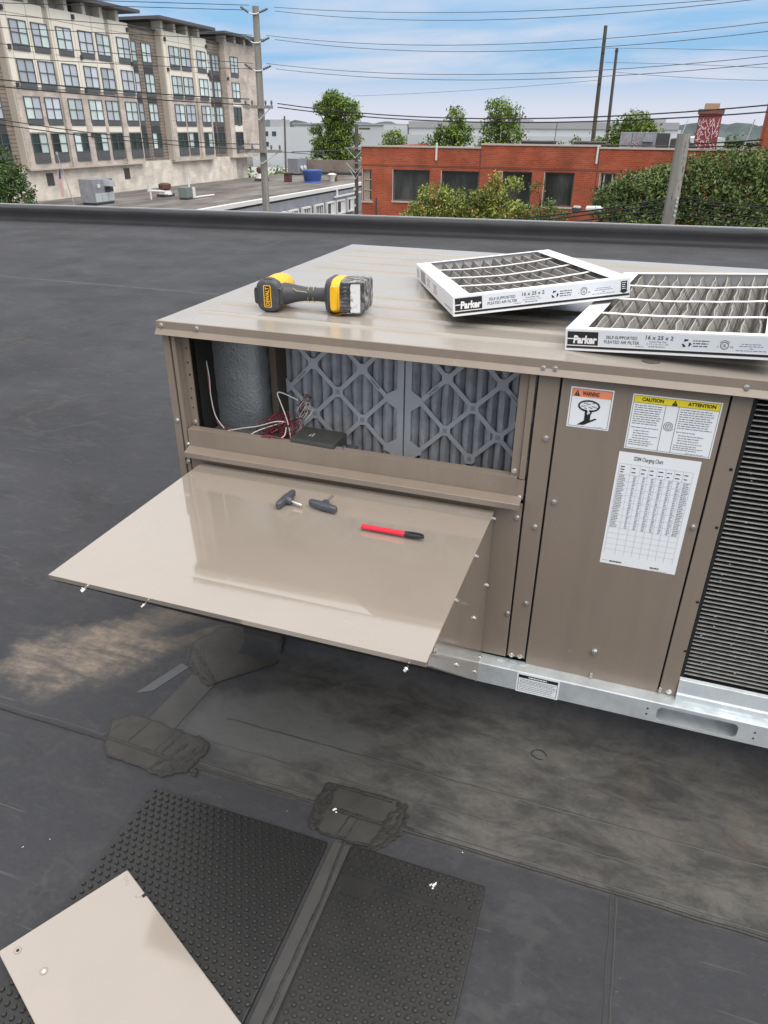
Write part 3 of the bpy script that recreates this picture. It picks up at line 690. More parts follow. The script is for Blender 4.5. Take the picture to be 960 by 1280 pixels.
    # screws
    sm = MB(); sm.cyl((0, 0, 0), (0, -1, 0), 0.0062, 0.0014, 16); sm.cyl((0, -0.0013, 0), (0, -1, 0), 0.0043, 0.0042, 6); sm.cyl((0, -0.0054, 0), (0, -1, 0), 0.0016, 0.0004, 6)
    sm2 = MB(); sm2.cyl((0, 0, 0), (0, -1, 0), 0.0034, 0.0006, 10)
    first = {}
    def screw(x, z, y=FY, scale=1.0, hole=False, rot=None, par=unit):
        key = 'h' if hole else 's'
        if key not in first:
            o = (sm2 if hole else sm).build('screw_hole' if hole else 'screw', void if hole else steel, par, smooth=not hole); first[key] = o
        else:
            o = first[key].copy(); COL.objects.link(o); o.parent = par
            if par.name in WORLD: o.matrix_parent_inverse = WORLD[par.name].inverted()
            else: o.matrix_parent_inverse = Matrix()
        o.location = (x, y, z); o.rotation_euler = rot or (0, rnd.uniform(0, 1), 0); o.scale = (scale,) * 3
        return o
    for x, z in ((0.012, 0.975), (0.107, 0.9755), (0.8955, 0.967), (0.919, 0.968), (1.265, 0.9695)): screw(x, z, -0.0018)
    screw(1.168, 0.970, -0.0018, hole=True)
    for x, z in ((0.917, 0.605), (0.876, 0.620), (0.917, 0.817), (0.951, 0.673), (1.235, 0.665), (0.919, 0.397), (1.269, 0.230), (0.899, 0.2365), (0.9195, 0.2375), (0.879, 0.358), (0.014, 0.737), (0.0305, 0.627)): screw(x, z)
    screw(0.876, 0.671, FY - 0.0005); screw(0.858, 0.729, FY + 0.008); screw(0.036, 0.676, FY); screw(0.0475, 0.728, 0.034)
    screw(1.09, 0.299, FY, 1.35)
    for x, z in ((1.092, 0.229), (1.249, 0.231)): 
        g = MB(); g.box((x - 0.003, FY - 0.005, z - 0.007), (x + 0.003, FY - 0.0002, z + 0.006)); g.build('retaining_nub', M('nub_plastic', (0.40, 0.38, 0.34), 0.5) if 'nub_plastic' not in MATS else MATS['nub_plastic'], unit, bevel=0.001)
    for x, z in ((1.276, 0.802), (1.278, 0.672), (1.279, 0.487), (1.281, 0.353)): screw(x, z, FY, hole=True)
    # ---- hood
    m = MB()
    P = [Vector((0.076, -0.004, 0.634)), Vector((0.826, -0.004, 0.634)), Vector((0.826, -0.556, 0.642)), Vector((0.076, -0.542, 0.632))]
    dn = Vector((0, 0, -0.0016))
    m.loft([P, [p + dn for p in P]])
    a, b = P[3], P[2]; o_ = Vector((0, -0.0012, 0))
    m.loft([[a + o_, a, a + Vector((0, 0.002, -0.011)), a + o_ + Vector((0, 0.002, -0.011))], [b + o_, b, b + Vector((0, 0.002, -0.011)), b + o_ + Vector((0, 0.002, -0.011))]])
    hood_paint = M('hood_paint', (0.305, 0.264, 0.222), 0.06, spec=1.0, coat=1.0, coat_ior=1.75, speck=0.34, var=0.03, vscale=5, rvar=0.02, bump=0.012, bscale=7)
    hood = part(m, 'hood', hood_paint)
    for x, nm in ((0.8235, 'hood_cheek'), (0.0775, 'hood_cheek')):
        g = MB(); g.prism([(-0.001, 0.632), (-0.541, 0.630), (-0.541, 0.622), (-0.515, 0.600), (-0.060, 0.188), (-0.035, 0.160), (-0.001, 0.160)], 'x', x - 0.001, x + 0.001)
        ck = g.build(nm, M('cheek_paint', TAN, 0.12, spec=0.55, var=0.03, vscale=6) if 'cheek_paint' not in MATS else MATS['cheek_paint'], hood)
        if x > 0.5:
            for y, z in ((0.0, 0.6125), (-0.181, 0.6185), (-0.350, 0.6225), (-0.505, 0.6265), (-0.012, 0.440), (-0.145, 0.438), (-0.012, 0.222), (-0.304, 0.434), (-0.072, 0.226)):
                s_ = screw(0.8247, z, y, 0.9, rot=(0, 0, PI / 2), par=ck)
    m = MB(); m.prism([(-0.538, 0.618), (-0.538, 0.6165), (-0.05, 0.176), (-0.05, 0.178)], 'x', 0.08, 0.82); m.build('hood_screen', void, hood)
    for x, y, k in ((0.163, -0.546, 0.85), (0.297, -0.550, 0.4), (0.795, -0.556, 0.65)):
        g = MB(); c = Vector((x, y - 0.004, 0.624)); g.tube([c + Vector((0, 0.006, 0)), c], 0.0022 * k + .0004, 8); g.tube([c, c + Vector((-.001, -0.002, -0.0012))], 0.0068 * k, 12); g.tube([c + Vector((-.001, -0.002, -0.0012)), c + Vector((-.003, -0.0055, -0.003))], 0.0042 * k, 6); g.build('screw', steel, hood, smooth=True)
    # ---- filter section interior
    m = MB(); m.box((0.058, 0.46, 0.56), (0.87, 0.464, 0.955)); m.box((0.0575, 0.055, 0.60), (0.0595, 0.46, 0.955)); m.box((0.058, 0.04, 0.592), (0.87, 0.46, 0.595)); part(m, 'cavity_lining', void)
    m = MB()
    # foil faced liner: slab with a rounded right edge
    sec = [(0.047, 0.150), (0.047, 0.132), (0.055, 0.128), (0.12, 0.124), (0.155, 0.126), (0.175, 0.133), (0.188, 0.150), (0.192, 0.175), (0.19, 0.23), (0.047, 0.23)]
    zs = np.linspace(0.60, 0.952, 24)
    m.loft([[(x + (rnd.uniform(-.0025, .0025)), y + rnd.uniform(-.002, .002), z) for x, y in sec] for z in zs]); part(m, 'foil_liner', foil, smooth=True)
    m = MB(); m.box((0.038, 0.122, 0.60), (0.0475, 0.20, 0.953)); part(m, 'liner_edge', brown_edge)
    m = MB(); m.box((0.196, 0.170, 0.60), (0.214, 0.25, 0.953)); part(m, 'baffle', brown_edge)
    m = MB(); m.box((0.06, 0.035, 0.683), (0.455, 0.118, 0.688)); part(m, 'filter_shelf', M('shelf_galv', (0.12, 0.12, 0.12), 0.6))
    # ---- labels
    N_ = (1, 0, 0)
    def label(name, x0, z0, x1, z1, y=FY - 0.0004, par=unit, mats=None):
        g = MB(); g.box((x0, y, z0), (x1, y + 0.0003, z1)); return g.build(name, white_paper, par)
    # warning
    W, H = 0.083, 0.0845; x0, z0 = 0.954, 0.8495
    lb = label('warning_label', x0, z0, x0 + W, z0 + H)
    p = Print(); i_, o_2, w_ = 0, 1, 2
    e = 0.0028
    for r_ in ((e, e, W - e, e + .0007), (e, H - e - .0007, W - e, H - e), (e, e, e + .0007, H - e), (W - e - .0007, e, W - e, H - e)): p.rect(*r_, i_, 2)
    p.rect(e + .0007, H - 0.0195, W - e - .0007, H - e - .0007, o_2, 1)
    p.poly([(0.0075, H - 0.018), (0.0185, H - 0.018), (0.013, H - 0.0055)], i_, 2); p.text('!', 0.0124, H - 0.0165, 0.0136, H - 0.0085, o_2, 3, 0.03)
    p.text('WARNING', 0.0235, H - 0.0165, 0.0555, H - 0.0075, i_, 2, 0.03, 0.0)
    p.ring(0.039, 0.0475, 0.0215, 0.0125, 0.0034, i_, 2); p.ring(0.039, 0.0475, 0.0215, 0.0100, 0.0016, i_, 2, a0=3.3, a1=6.1)
    for (a, b, c, d) in ((0.028, 0.052, 0.036, 0.054), (0.034, 0.050, 0.042, 0.052), (0.045, 0.0535, 0.050, 0.0545), (0.024, 0.046, 0.034, 0.0475), (0.038, 0.046, 0.046, 0.043), (0.044, 0.048, 0.056, 0.045), (0.030, 0.043, 0.036, 0.0425)): p.stroke([(a, b), (c, d)], 0.0012, i_, 2)
    p.poly([(0.0325, 0.0365), (0.0365, 0.0365), (0.038, 0.028), (0.041, 0.032), (0.0445, 0.031), (0.0445, 0.018), (0.0545, 0.0235), (0.0575, 0.0215), (0.034, 0.007), (0.020, 0.006), (0.033, 0.0165)], i_, 2)
    for cx, cz in ((0.0385, 0.0385), (0.0425, 0.0375), (0.0405, 0.0345), (0.0445, 0.0335)): p.ring(cx, cz, 0.0017, 0.0024, 0.0017, i_ if cx in (0.0425, 0.0445) else w_, 3, 10)
    p.lines(0.053, 0.0045, 0.072, 0.0065, 1, 0.0006, 3)
    p.build('lettering', [ink, orange_ink, white_paper, grey_ink], (x0, FY - 0.0004, z0), (1, 0, 0), (0, 0, 1), lb)
    # caution
    W, H = 0.1615, 0.1145; x0, z0 = 1.0725, 0.8185
    lb = label('caution_label', x0, z0, x0 + W, z0 + H); p = Print(); e = 0.0025
    for r_ in ((e, e, W - e, e + .0006), (e, H - e - .0006, W - e, H - e), (e, e, e + .0006, H - e), (W - e - .0006, e, W - e, H - e)): p.rect(*r_, 0, 2)
    yb = H - 0.0165
    p.rect(e + .0006, yb, W - e - .0006, H - e - .0006, 1, 1); p.rect(e, yb - .0006, W - e, yb, 0, 2)
    p.text('CAUTION', 0.0175, yb + 0.0035, 0.0575, H - 0.0055, 0, 2, 0.04); p.text('ATTENTION', 0.101, yb + 0.0035, 0.151, H - 0.0055, 0, 2, 0.04)
    p.poly([(0.0725, yb + 0.0008), (0.0835, yb + 0.0008), (0.078, yb + 0.0115)], 0, 2); p.rect(0.0776, yb + 0.004, 0.0784, yb + 0.008, 1, 3)
    for xx in (0.0625, 0.0865): p.rect(xx, e, xx + 0.0007, yb, 0, 2)
    sp_ = [(0.0745 + (0.0012 + 0.0088 * t) * math.cos(18.5 * t), 0.0565 + (0.0012 + 0.0088 * t) * math.sin(18.5 * t)) for t in np.linspace(0, 1, 60)]
    p.stroke(sp_, 0.0009, 0, 2)
    rg = random.Random(3)
    for (xa, xb) in ((0.0065, 0.0585), (0.0905, 0.1535)):
        p.lines(xa, 0.053, xb, yb - 0.003, 9, 0.0014, 2, 2, rg, 0.12, 0.007)
        p.lines(xa, 0.044, xb, 0.050, 1, 0.0014, 2, 2, rg, 0.5, 0.006)
        p.lines(xa + 0.005, 0.022, xb, 0.043, 4, 0.0014, 2, 2, rg, 0.4, 0.006)
        p.lines(xa, 0.0085, xb, 0.0215, 3, 0.0014, 2, 2, rg, 0.4, 0.006)
    p.lines(0.115, 0.0035, 0.15, 0.006, 1, 0.0008, 2, 2, rg)
    p.build('lettering', [ink, yellow_ink, grey_ink], (x0, FY - 0.0004, z0), (1, 0, 0), (0, 0, 1), lb)
    # charging chart
    W, H = 0.156, 0.2655; x0, z0 = 1.0655, 0.5445
    lb = label('charging_chart', x0, z0, x0 + W, z0 + H, FY - 0.0005); p = Print()
    p.text('2D84 Charging Chart', 0.030, H - 0.0185, 0.0865, H - 0.0070, 0, 2, 0.004)
    cols = [0.005, 0.0275, 0.0455, 0.062, 0.0785, 0.095, 0.111, 0.1275, 0.1455]; lw = 0.0005
    ytop, yhd = H - 0.026, H - 0.049
    rows_ = [yhd - i * 0.0157 for i in range(9)] + [yhd - 8 * 0.0157 - k * 0.0135 for k in range(1, 5)]
    for c in cols: p.rect(c, rows_[-1] - 0.012, c + lw, ytop, 1, 2)
    for y in [ytop] + rows_: p.rect(cols[0], y, cols[-1], y + lw, 1, 2)
    for k in range(8): p.lines(cols[k] + 0.003, yhd + 0.002, cols[k] + 0.012, ytop - 0.003, 3 if k == 0 else 2, 0.0020, 0, 2, rg, 0.3, 0.009)
    for r_ in range(8):
        ya, yb2 = rows_[r_ + 1] + 0.0008, rows_[r_] - 0.0005
        for k in range(8):
            w_ = 0.015 if k == 0 else (0.0062 if k < 6 else 0.0085)
            off = 0.002 if k == 0 else 0.0085
            p.lines(cols[k] + off * (1 if k < 7 else 0.5), ya, min(cols[k] + off + w_, cols[k + 1] - 0.001), yb2, 4, 0.0016, 2, 2, rg, 0.35, 0.0042)
    p.lines(0.005, 0.0065, 0.018, 0.0095, 1, 0.0008, 2, 2, rg); p.lines(0.0195, 0.0045, 0.045, 0.0105, 1, 0.0032, 0, 2, rg, 0.0, 0.004)
    p.lines(0.104, 0.0045, 0.122, 0.0105, 1, 0.0034, 0, 2, rg, 0.0, 0.004); p.lines(0.106, 0.001, 0.14, 0.0035, 1, 0.0007, 2, 2, rg)
    p.build('lettering', [ink, M('chart_line', (0.42, 0.44, 0.47), 0.5), grey_ink], (x0, FY - 0.0005, z0), (1, 0, 0), (0, 0, 1), lb)
    # rail label
    W, H = 0.1025, 0.0605; x0, z0 = 0.922, 0.1565
    lb = label('rail_label', x0, z0, x0 + W, z0 + H, YR - 0.0006, rail); p = Print(); e = 0.004
    for r_ in ((e, e + .001, e + .0009, H - e), (W - e - .0009, e + .001, W - e, H - e), (e, e + .001, W - e, e + .0018)): p.rect(*r_, 0, 2)
    p.rect(e, H - 0.0155, W - e, H - 0.006, 0, 1); p.lines(0.028, H - 0.0140, 0.072, H - 0.0078, 1, 0.0035, 1, 2, rg, 0.0, 0.005)
    p.rect(e, 0.0265, W - e, 0.0273, 0, 2)
    p.lines(0.008, 0.029, W - 0.008, H - 0.018, 3, 0.0017, 2, 2, rg, 0.1, 0.006); p.lines(0.008, 0.0085, W - 0.008, 0.0245, 3, 0.0017, 2, 2, rg, 0.15, 0.006)
    p.build('lettering', [ink, white_paper, grey_ink], (x0, YR - 0.0006, z0), (1, 0, 0), (0, 0, 1), lb)
    # raised orifice ring of the condenser fan, right of the pleated filters
    m = MB(); n = 40; sec = [(0.34, ZT), (0.335, ZT + 0.02), (0.325, ZT + 0.027), (0.30, ZT + 0.027), (0.30, ZT)]
    m.loft([[(1.70 + r_ * math.cos(2 * PI * k / n), 0.62 + r_ * math.sin(2 * PI * k / n), z) for r_, z in sec] for k in range(n + 1)], cap=False); m.build('fan_ring', tan, top, smooth=True)
build_unit()

# ================================================================= LOOSE THINGS NEAR THE CAMERA
def grid_filter(x0, x1, cx, label):
    """filter standing in the open section: grey board with diamond openings over pleated media"""
    root = thing('panel_filter', label, 'air filter', ((x0 + x1) / 2, 0.22, 0.69), 'grey filters in the filter section')
    y = 0.22; zl, zh = 0.62, 0.95; dx = 0.0673; zc = 0.7835
    m = MB(); n = int((x1 - x0) / 0.0105)
    pts = []; x = x0 + 0.004
    pitch = 0.0282
    while x < x1 - 0.004:
        pts += [(x, y + 0.028), (x + pitch * .14, y + 0.013), (x + pitch * .38, y + 0.0065), (x + pitch * .66, y + 0.0065), (x + pitch * .88, y + 0.013)]; x += pitch
    zs = np.linspace(zl, zh, 12); off = {}
    vs = []
    for z in zs:
        for i, (a, b) in enumerate(pts): vs.append((a + rnd.uniform(-.0012, .0012), b + rnd.uniform(-.001, .001), z))
    k = len(pts)
    m.add(vs, [(j * k + i, j * k + i + 1, (j + 1) * k + i + 1, (j + 1) * k + i) for j in range(len(zs) - 1) for i in range(k - 1)])
    m.build('pleated_media', media_grey, root, smooth=True)
    for sx, xa in ((1, x0), (-1, x1)):
        m = MB(); m.prism([(xa, y), (xa + sx * 0.0165, y), (xa + sx * 0.0165, y + 0.0025), (xa + sx * 0.002, y + 0.0026), (xa + sx * 0.002, y + 0.045), (xa, y + 0.045)], 'z', zl, zh); m.build('edge_board', grid_board, root)
    # lattice bars
    nodes = []
    for i in range(0, 5):
        for j in range(-2, 3):
            if (i + j) % 2 == 0: nodes.append((cx + i * dx, zc + j * dx))
    m = MB(); hw = 0.0056; t = 0
    for (a, b) in nodes:
        for sx in (1, -1):
            kk = 1.0 if b + dx < 0.93 else 0.45
            c, d = a + sx * dx * kk, b + dx * kk
            if c < cx - 0.001 or c > cx + 4 * dx + 0.001: continue
            q = Vector((-dx, sx * dx)).normalized() * hw * 1.0
            t += 1; dy = 0.0001 * (1 if sx > 0 else 2)
            m.prism([(a - q.x, b - q.y), (c - q.x, d - q.y), (c + q.x, d + q.y), (a + q.x, b + q.y)], 'y', y + dy, y + 0.0023 + dy)
    o = m.build('lattice', grid_board, root, fix=True)
    m = MB(); p = MB()
    for i, (a, b) in enumerate(nodes):
        w = 0.0125
        if abs(a - cx) < 1e-6: m.prism([(x0 + 0.015, b - 0.028), (a, b - 0.011), (a + 0.009, b - 0.009), (a + 0.009, b + 0.009), (a, b + 0.011), (x0 + 0.015, b + 0.028)], 'y', y - 0.0002, y + 0.0022)
        elif abs(a - cx - 4 * dx) < 1e-6: m.prism([(x1 - 0.015, b - 0.028), (a, b - 0.011), (a - 0.009, b - 0.009), (a - 0.009, b + 0.009), (a, b + 0.011), (x1 - 0.015, b + 0.028)][::-1], 'y', y - 0.0002, y + 0.0022)
        else:
            c = 0.0138; e = 0.0072
            m.prism([(a - c, b - e), (a - e, b - c), (a + e, b - c), (a + c, b - e), (a + c, b + e), (a + e, b + c), (a - e, b + c), (a - c, b + e)], 'y', y - 0.0002, y + 0.0022)
            if round((b - zc) / dx) <= 0 :
                for (u0, v0, u1, v1) in ((-5.5, 4.5, 5.5, 5.5), (-5.5, -5.5, -4.5, 4.5), (-2.5, 2, 4, 2.9), (-2.5, -.4, 4, .5), (-2.5, -2.8, 4, -1.9), (-2.5, -5.4, -1.6, 2), (3.4, -5.4, 4.3, 2), (-5.5, -5.6, 5.5, -4.9)):
                    p.quad((a + u0 / 1000, y - 0.0005, b + v0 / 1000), (a + u1 / 1000, y - 0.0005, b + v0 / 1000), (a + u1 / 1000, y - 0.0005, b + v1 / 1000), (a + u0 / 1000, y - 0.0005, b + v1 / 1000))
    stuff(m.build('lattice_nodes', grid_board, o))
    for (a, b, sx) in ((cx + dx * 0.5, zc + dx * 0.5, 1), (cx + dx * 3.5, zc + dx * 0.5, -1)):
        u = Vector((sx, 1)).normalized(); q = Vector((-u.y, u.x))
        for k in (-1.4, 1.4):
            c0 = Vector((a, b)) + q * k / 1000
            P = [c0 - u * .017 - q * .0006, c0 + u * .017 - q * .0006, c0 + u * .017 + q * .0006, c0 - u * .017 + q * .0006]
            p.add([(v.x, y - 0.0006, v.y) for v in P], [(0, 1, 2, 3)])
    stuff(p.build('print_marks', blue_ink, o, fix=False))
grid_filter(0.190, 0.538, 0.226, 'grey diamond lattice filter beside the red and white wires, left of the pair')
grid_filter(0.542, 0.890, 0.581, 'grey diamond lattice filter nearest the screwed posts, right of the pair')

def controller():
    root = thing('economizer_controller', 'dark grey control box lying on the rail before the filters', 'control box', (0.36, 0.07, 0.688))
    P = [(0.318, 0.100), (0.434, 0.096), (0.4335, 0.012), (0.318, 0.018)]
    m = MB(); m.prism(P, 'z', 0.6885, 0.7285); o = m.build('case', module_m, root, bevel=0.003)
    p = Print()
    p.rect(-.002, .012, .005, .015, 0, 2); p.rect(-.006, -.004, -.003, .010, 0, 2); p.rect(0.001, -.004, .004, .010, 0, 2); p.lines(0.004, .026, .03, .031, 1, .0016, 1, 2, rnd, 0, .004); p.lines(0.028, -.01, .06, .02, 5, .0009, 1, 2, rnd, .3, .004)
    p.build('print_marks', [M('module_print', (0.5, 0.52, 0.5), 0.5), M('module_print_dim', (0.15, 0.16, 0.15), 0.5)], (0.362, 0.045, 0.7288), (1, 0, 0), (0, 1, 0), o)
    m = MB(); m.tube([(0.438, 0.03, 0.70), (0.446, 0.035, 0.715), (0.452, 0.03, 0.722), (0.458, 0.04, 0.70)], 0.004, 8); m.cyl((0.449, 0.022, 0.716), (0, -1, 0.3), 0.006, 0.008, 8); m.build('cable_clip', M('clip_grey', (0.16, 0.16, 0.17), 0.4), root, smooth=True)
controller()
def wires():
    root = thing('wire_tangle', 'tangle of thin red and white control wires behind the rail', 'wires', (0.24, 0.09, 0.69))
    rg = random.Random(21); m = MB(); w = MB()
    def loop(mb_, c, r, n, rad, sq=0.7):
        ph = rg.uniform(0, 6.28); P = []
        for k in range(n):
            a = ph + k * 0.45; rr = r * rg.uniform(.75, 1.25)
            P.append((c[0] + math.cos(a) * rr, c[1] + math.sin(a) * rr * 0.5 + rg.uniform(-.008, .008), max(0.693, c[2] + math.sin(a + .7) * rr * sq)))
        mb_.tube(smooth_path(P, 4), rad, 5)
    for _ in range(20): loop(m, (rg.uniform(0.225, 0.30), rg.uniform(.05, .11), rg.uniform(0.712, 0.745)), rg.uniform(.014, .034), rg.randint(9, 20), 0.0011)
    for _ in range(6): loop(m, (rg.uniform(0.29, 0.315), rg.uniform(.12, .15), rg.uniform(0.75, 0.79)), rg.uniform(.012, .02), rg.randint(9, 14), 0.0010, 1.2)
    m.tube(smooth_path([(0.049, 0.10, 0.93), (0.058, 0.095, 0.86), (0.063, 0.09, 0.80), (0.068, 0.09, 0.75), (0.085, 0.085, 0.705), (0.14, 0.08, 0.695)], 5), 0.0022, 6)
    for k in range(3): m.tube(smooth_path([(0.24 + .012 * k, 0.02, 0.7195), (0.26, 0.022, 0.724), (0.285 + .01 * k, 0.03, 0.716), (0.30, 0.05, 0.700)], 4), 0.0016, 5)
    a = m.build('red_strand', red_wire, root, smooth=True)
    for P in ([(0.10, 0.05, 0.70), (0.16, 0.06, 0.715), (0.21, 0.06, 0.728), (0.26, 0.055, 0.748), (0.285, 0.06, 0.750)],
              [(0.195, 0.03, 0.700), (0.205, 0.035, 0.716), (0.23, 0.06, 0.726), (0.28, 0.08, 0.742)],
              [(0.305, 0.05, 0.705), (0.285, 0.075, 0.745), (0.262, 0.09, 0.785), (0.252, 0.095, 0.806), (0.262, 0.10, 0.808), (0.30, 0.11, 0.790)],
              [(0.25, 0.03, 0.715), (0.275, 0.03, 0.712), (0.292, 0.04, 0.722), (0.288, 0.06, 0.735)],
              [(0.056, 0.098, 0.88), (0.066, 0.09, 0.83), (0.066, 0.088, 0.78), (0.075, 0.085, 0.73), (0.10, 0.08, 0.70)]):
        w.tube(smooth_path(P, 6), 0.0014, 6)
    for _ in range(5): loop(w, (rg.uniform(0.295, 0.32), rg.uniform(.11, .14), rg.uniform(0.735, 0.765)), rg.uniform(.010, .018), rg.randint(8, 12), 0.0009, 1.2)
    w.build('white_strand', white_wire, root, smooth=True)
def smooth_path(P, k):
    P = [Vector(p) for p in P]; out = []
    for i in range(len(P) - 1):
        p0, p1, p2, p3 = P[max(i - 1, 0)], P[i], P[i + 1], P[min(i + 2, len(P) - 1)]
        for j in range(k):
            t = j / k
            out.append(0.5 * ((2 * p1) + (-p0 + p2) * t + (2 * p0 - 5 * p1 + 4 * p2 - p3) * t * t + (-p0 + 3 * p1 - 3 * p2 + p3) * t ** 3))
    out.append(P[-1]); return out
wires()

def rot_xyz(rx, ry, rz): return (Matrix.Rotation(rz, 4, 'Z') @ Matrix.Rotation(ry, 4, 'Y') @ Matrix.Rotation(rx, 4, 'X'))
def pleated_filter(O, rx, ry, rz, w, l, label, sag, seed):
    """16 x 25 x 2 cardboard framed pleated filter; local x along the printed face, y away, z up"""
    rg = random.Random(seed); th = 0.0445
    root = thing('pleated_filter', label, 'air filter', O, 'pleated filters on the unit top')
    T = Matrix.Translation(Vector(O)) @ rot_xyz(rx, ry, rz)
    def sg(x, y): return -sag * math.sin(PI * min(max(x / w, 0), 1)) * math.sin(PI * min(max(y / l, 0), 1)) ** 0.7
    b = 0.0016
    def side(name, lo, hi):
        m = MB(); m.box(lo, hi); return m.build(name, white_card, root, xf=T, bevel=0.0006)
    fr = side('front_side', (0, 0, 0), (w, b, th)); side('rear_side', (0, l - b, 0), (w, l, th))
    ls = side('end_side', (0, b, 0), (b, l - b, th)); side('end_side', (w - b, b, 0), (w, l - b, th))
    # folded top lips
    m = MB(); m.box((b, b, th - 0.0012), (w - b, 0.016, th - 0.0002)); m.build('top_lip', white_card, root, xf=T)
    m = MB(); m.box((b, l - 0.016, th - 0.0012), (w - b, l - b, th - 0.0002)); m.build('top_lip', white_card, root, xf=T)
    for x0, x1 in ((b, 0.040), (w - 0.040, w - b)):
        m = MB(); m.prism([(x0, 0.016), (x1, 0.016), (x1, l - 0.016), (x0, l - 0.016)], 'z', th - 0.0012, th - 0.0004); m.build('top_lip', white_card, root, xf=T)
    # media: pleats running front to back
    m = MB(); wm = MB(); n = 13; ys = np.linspace(0.012, l - 0.012, 14); xs0, xs1 = 0.006, w - 0.006; pt = (xs1 - xs0) / n
    sec = []
    for i in range(n):
        x = xs0 + i * pt; sec += [(x, 0.0045), (x + pt * 0.46, 0.0385), (x + pt * 0.54, 0.0385)]
    sec.append((xs1, 0.0045)); k = len(sec); vs = []
    jx = [[rg.uniform(-.0028, .0028) for _ in sec] for _ in ys]
    for j, y in enumerate(ys):
        for i, (x, z) in enumerate(sec):
            vs.append((x + (jx[j][i] + rg.uniform(-.001, .001)) * (1 if z > .01 else .3), y, z + sg(x, y) * (1 if z > .01 else 0.35) + rg.uniform(-.0008, .0008)))
    m.add(vs, [(j * k + i, j * k + i + 1, (j + 1) * k + i + 1, (j + 1) * k + i) for j in range(len(ys) - 1) for i in range(k - 1)])
    md = m.build('pleated_media', pleat, root, xf=T, smooth=True)
    for i in range(n):      # wire backing shows as pale crests
        x = xs0 + (i + .5) * pt
        wm.tube([(vs[j * k + 3 * i + 1][0] + pt * .04, y, vs[j * k + 3 * i + 1][2] + 0.0006) for j, y in enumerate(ys)], 0.0010, 4)
        for s in (-1, 1):
            for q in range(1, 4):
                f = q / 4
                if rg.random() < 0.5:
                    wm.tube([(x + s * pt * (.5 - .46 * f) + rg.uniform(-.002, .002), y, 0.0045 + .034 * f + sg(x, y) * f + .0008) for y in ys[::3]], 0.0004, 3)
    wm.build('media_wire', wire_mesh, md, xf=T, fix=False)
    # cardboard straps
    for q in (0.255, 0.50, 0.745):
        y = l * q; m = MB(); hw = 0.0062; N_ = 14; xs = np.linspace(0.034, w - 0.034, N_)
        top = []
        for x in xs:
            z = th - 0.0022 + sg(x, y) + rg.uniform(-.0006, .0006)
            top.append([(x, y - hw, z), (x, y + hw, z), (x, y + hw, z + .0009), (x, y - hw, z + .0009)])
        m.loft(top); m.build('strap', white_card, root, xf=T, smooth=False)
    # print on the front side
    p = Print(); W, H = w, th
    p.rect(0.003, 0.0075, W - 0.001, H - 0.0035, 3, 1)
    p.rect(0.003, 0.0052, W - 0.001, 0.0100, 0, 2)
    p.rect(0.0045, 0.0118, 0.0655, H - 0.0055, 0, 2)
    p.rect(0.003, 0.0100, W - 0.001, 0.0118, 1, 2)
    p.rect(0.0045, 0.0235, 0.020, 0.0256, 1, 3)
    p.text('Parker', 0.0165, 0.0150, 0.0635, 0.0315, 1, 4, 0.045, 0.12)
    p.text('SELF-SUPPORTED', 0.0810, 0.0268, 0.1405, 0.0330, 2, 2, 0.012)
    p.text('PLEATED AIR FILTER', 0.0775, 0.0178, 0.1445, 0.0240, 2, 2, 0.012)
    p.lines(0.138, 0.0128, 0.154, 0.0155, 1, 0.0012, 4, 2, rg)
    p.text('16 x 25 x 2', 0.1555, 0.0288, 0.2060, 0.0368, 2, 2, 0.02, 0.1)
    p.text('Actual Filter Size', 0.163, 0.0235, 0.194, 0.0265, 2, 2, 0.0); p.text('15 1/2 x 24 1/2 x 1 3/4', 0.158, 0.0187, 0.198, 0.0217, 2, 2, 0.0); p.lines(0.162, 0.0135, 0.193, 0.0170, 1, 0.0016, 4, 2, rg)
    cx, cy = 0.2300, 0.0245      # recycling arrows
    for a in (90, 210, 330):
        a = math.radians(a)
        P = lambda r, t: (cx + math.cos(a + t) * r, cy + math.sin(a + t) * r)
        p.poly([P(.0052, -.42), P(.0083, -.36), P(.0083, .36), P(.0052, .42)], 0, 2)
        p.poly([P(.0036, .30), P(.0066, .95), P(.0100, .30)], 0, 2)
    p.lines(0.2415, 0.0285, 0.270, 0.0315, 1, .0019, 2, 2, rg, 0, .007); p.lines(0.2415, 0.0235, 0.268, 0.0265, 1, .0019, 2, 2, rg, 0, .007); p.lines(0.2415, 0.0185, 0.267, 0.0215, 1, .0019, 2, 2, rg, 0, .007)
    p.ring(0.2960, 0.0235, 0.0072, 0.0072, 0.0013, 2, 2); p.text('UL', 0.2930, 0.0205, 0.2990, 0.0265, 2, 2, 0.02)
    p.ring(0.2960, 0.0235, 0.0098, 0.0098, 0.0010, 2, 2, a0=0.5, a1=2.64); p.text('C', 0.2835, 0.0195, 0.2865, 0.0230, 2, 2); p.text('US', 0.3055, 0.0195, 0.3110, 0.0230, 2, 2, 0.01)
    for (a, b_) in ((.0265, .033), (.0225, .041), (.0185, .006), (.0145, .051)): p.lines(0.341 - b_ / 2, a, 0.341 + b_ / 2, a + .002, 1, .0012, 4, 2, rg, 0, .006)
    # air-flow arrow at the end
    p.poly([(W - .0215, .016), (W - .0075, .016), (W - .0075, .0375), (W - .0215, .0375)], 0, 2); p.poly([(W - .0245, .0165), (W - .0045, .0165), (W - .0145, .0085)], 0, 2); p.lines(W - .019, .019, W - .010, .036, 4, .0016, 1, 3, rg, .2, .004)
    def lay(P, name, o, u, v, par):
        R3 = T.to_3x3(); P.build(name, [ink, white_card, M('text_black', (0.05, 0.05, 0.055), 0.5) if 'text_black' not in MATS else MATS['text_black'], lg_card, grey_ink], T @ Vector(o), R3 @ Vector(u), R3 @ Vector(v), par, 0.00025)
